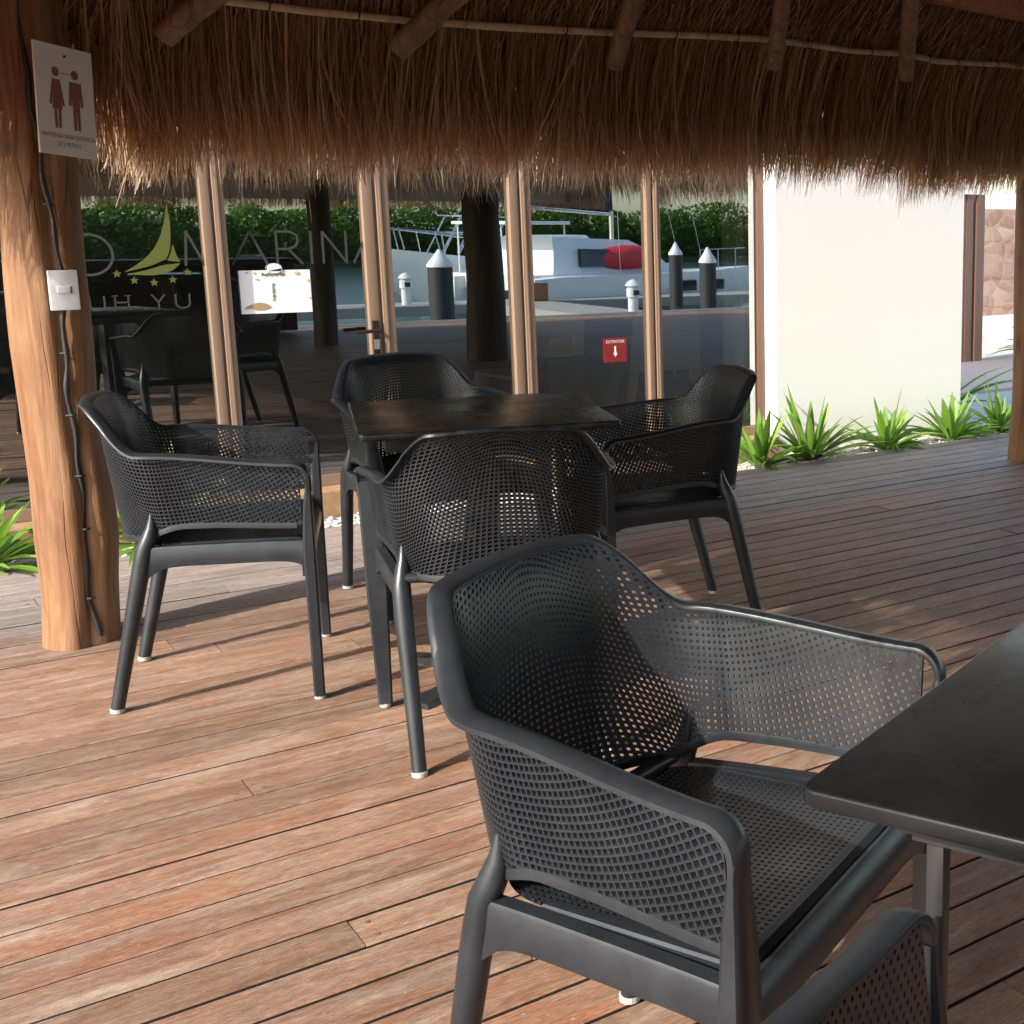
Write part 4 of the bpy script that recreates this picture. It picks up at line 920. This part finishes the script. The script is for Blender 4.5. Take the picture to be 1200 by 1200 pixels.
p = MB(); p.loft([[(-2.9,1.82,.22),(-.1,1.74,.22),(-.1,1.86,.22),(-2.9,1.94,.22)],[(-2.8,1.70,.66),(-.5,1.58,.62),(-.5,1.74,.62),(-2.8,1.84,.66)]]); p.build('window', TINT, cb)
p = MB(); p.box((-5.4,-1.6,1.25), (-3.0,1.6,1.33), bev=.02)
for x, y in ((-5.2,-1.5),(-5.2,1.5),(-3.2,1.5),(-3.2,-1.5)): p.tube([(x,y,.04),(x,y,1.26)], .03, 8)
p.build('hardtop', WHITE, cat_)
p = MB(); p.tube([(.8,0,.8),(.75,0,5),(.6,0,14)], .085, 12); p.build('mast', STEEL, cat_, 40)
p = MB(); p.tube([(.75,0,1.55),(-4.6,0,1.75)], .07, 10); p.build('boom', STEEL, cat_, 40)
p = MB(); p.loft([[(x, -.16, 1.62+.2*(.75-x)/5.3), (x, .16, 1.62+.2*(.75-x)/5.3), (x, .12, 1.62+h_), (x, -.12, 1.62+h_)] for x, h_ in ((.72,.75),(-.5,.62),(-2.5,.55),(-4.5,.45))]); p.build('sail_cover', NAVY, cat_)
p = MB()
for s in (-1.5, 1.5): p.tube([(.7,0,12),(-1.5,s*1.6,.05)], .008, 6)
p.tube([(.7,0,12.5),(6.0,0,.2)], .009, 6); p.tube([(.7,0,9),(4.6,0,.2)], .010, 6); p.build('rigging', STEEL, cat_)
p = MB()
for x in (2.6,3.8,5.0): p.tube([(x,2.55-.25*(x-2.6)/2.4,.05),(x,2.55-.25*(x-2.6)/2.4,.62)], .018, 6)
p.tube([(2.6,2.55,.6),(5.0,2.3,.62),(6.1,1.9,.62)], .015, 6); p.build('railing', STEEL, cat_)
rd = tag(empty('covered_dinghy', (16.9, -18.2, .06), R(-12)), 'red canvas covered dinghy lying on the catamaran foredeck, mirrored in the glass', 'dinghy')
p = MB(); p.loft([[(x, r_*math.cos(a)*1.0, .36*s_+max(-.28, r_*.75*math.sin(a))) for a in np.linspace(0, 2*PI, 15)[:-1]] for x, r_, s_ in ((-1.35,.05,1),(-1.2,.26,.9),(-.7,.42,.95),(0,.48,1),(.8,.45,1),(1.25,.33,1),(1.4,.1,1))]); p.build('canvas_cover', RED, rd, 50); rd.scale = (.74, .9, .95); rd.location.x = 17.05
bxx = tag(MB().box((-.3,-.22,0), (.3,.22,.42), bev=.02).build('wooden_crate', WOODBOX, None), 'brown crate standing on the dock beside the catamaran', 'crate'); bxx.location = (13.5, -16.3, -.498)
# motor yacht on the left
yt = tag(empty('motor_yacht', (16.4, -23.5, 0), R(174)), 'white motor yacht with bow rail moored left of the catamaran, mirrored in the glass', 'boat')
yt.scale = (.85, .8, 1)
hull([(-4,.9,-1.1,.1,.95),(-2,1.2,-1.3,.15,.9),(1,1.25,-1.3,.3,.75),(3,.8,-1.25,.45,.5),(4.4,.05,-.5,.6,.3)], WHITE, yt)
cb = cabin([[(-3,-1,.15),(1.2,-.9,.3),(1.2,.9,.3),(-3,1,.15)],[(-2.6,-.8,.85),(.2,-.65,.85),(.2,.65,.85),(-2.6,.8,.85)],[(-2.5,-.7,.95),(-.1,-.55,.95),(-.1,.55,.95),(-2.5,.7,.95)]], WHITE, yt, 'cabin')
p = MB(); p.loft([[(-2.4,-.99,.35),(.7,-.93,.38),(.7,-.85,.38),(-2.4,-.90,.35)],[(-2.3,-.86,.72),(.3,-.78,.72),(.3,-.7,.72),(-2.3,-.78,.72)]]); p.build('window', TINT, cb)
p = MB()
for sy in (-1, 1):
    p.tube([(.9,sy*1.15,.85),(2.6,sy*.85,1.0),(4.5,sy*.05,1.15)], .025, 6)
    for x, y, z in ((1.0,1.15,.3),(2.0,.98,.4),(3.0,.72,.47),(4.0,.22,.58)): p.tube([(x,sy*y,z),(x+.15,sy*y*.9,z+.58)], .02, 6)
p.build('bow_rail', STEEL, yt)
p = MB()
for k in range(4): p.tube([(1.2+.55*k, .6, .45), (.5+.55*k, .6, 1.45)], .02, 6); p.tube([(1.2+.55*k, -.6, .45), (.5+.55*k, -.6, 1.45)], .02, 6)
for s in (-.6, .6): p.tube([(.4,s,1.45),(2.4,s,1.5)], .022, 6); p.tube([(.8,s,1.0),(2.7,s,1.05)], .015, 6)
p.build('canopy_frame', STEEL, yt)
sk = tag(empty('white_skiff', (20.5, -10.5, -1.0), R(200)), 'small white skiff moored at the right of the piles, mirrored in the glass', 'boat')
hull([(-2.2,.75,-.2,.45,.9),(0,.85,-.25,.5,.8),(1.6,.55,-.2,.65,.5),(2.5,.04,.1,.8,.3)], WHITE, sk)
p = MB(); p.box((-.8,-.5,.5), (.5,.5,.85), bev=.06); p.build('console', WHITE, sk)
# mangroves on the far shore
def mangroves():
    V = []; F = []; A = []
    n = 42000
    x = rng.uniform(4, 62, n); base = -62.+x*.30*0
    dep = rng.exponential(2.2, n)
    H = 3.0+.35*np.sin(x*.55)+.3*np.sin(x*1.3+1)+.25*np.sin(x*2.9+2)+.05*dep
    fr = rng.random(n)**.7; z = -1.0+.2+fr*H*(1-.02*dep); y = -60-dep-.4*np.sin(x*1.7)
    cl = np.sin(x*3.1+z*2.2)+np.sin(x*5.7-z*3.3+y)
    sz = rng.uniform(.07, .19, n)
    for i in range(n):
        if cl[i] < -1.1 and rng.random() < .55: continue
        nx = Vector(rng.normal(0, 1, 3)).normalized(); a = nx.orthogonal().normalized(); b_ = nx.cross(a); p = Vector((x[i], y[i], z[i])); s = sz[i]; k = len(V)
        V += [tuple(p+a*s), tuple(p+b_*s*.6), tuple(p-a*s), tuple(p-b_*s*.6)]; F.append([k, k+1, k+2, k+3]); t = float(np.clip(rng.normal(.32, .2)+.10*cl[i], 0, 1)); A += [(t,0,0)]*4
    return link('mangrove_thicket', npmesh('mangrove_thicket', V, F, attrs={'leafcol': np.array(A)}), MANG)
tag(mangroves(), kind='stuff')
b = MB(); b.box((-60,-110,-1.6), (160,-60.5,-.75)); b.loft([[(x, -62.2, -.76), (x, -62.6, .9+.35*math.sin(x*.55)), (x, -66, 1.3+.35*math.sin(x*.55)), (x, -70, -.76)] for x in np.linspace(-20, 80, 90)]); fs = b.build('shore_and_dark_core', mat('mud_and_dark_core', (.05,.055,.03), .9)); tag(fs, kind='structure')  # mud bank, plus a dark core added so gaps between leaves read dark
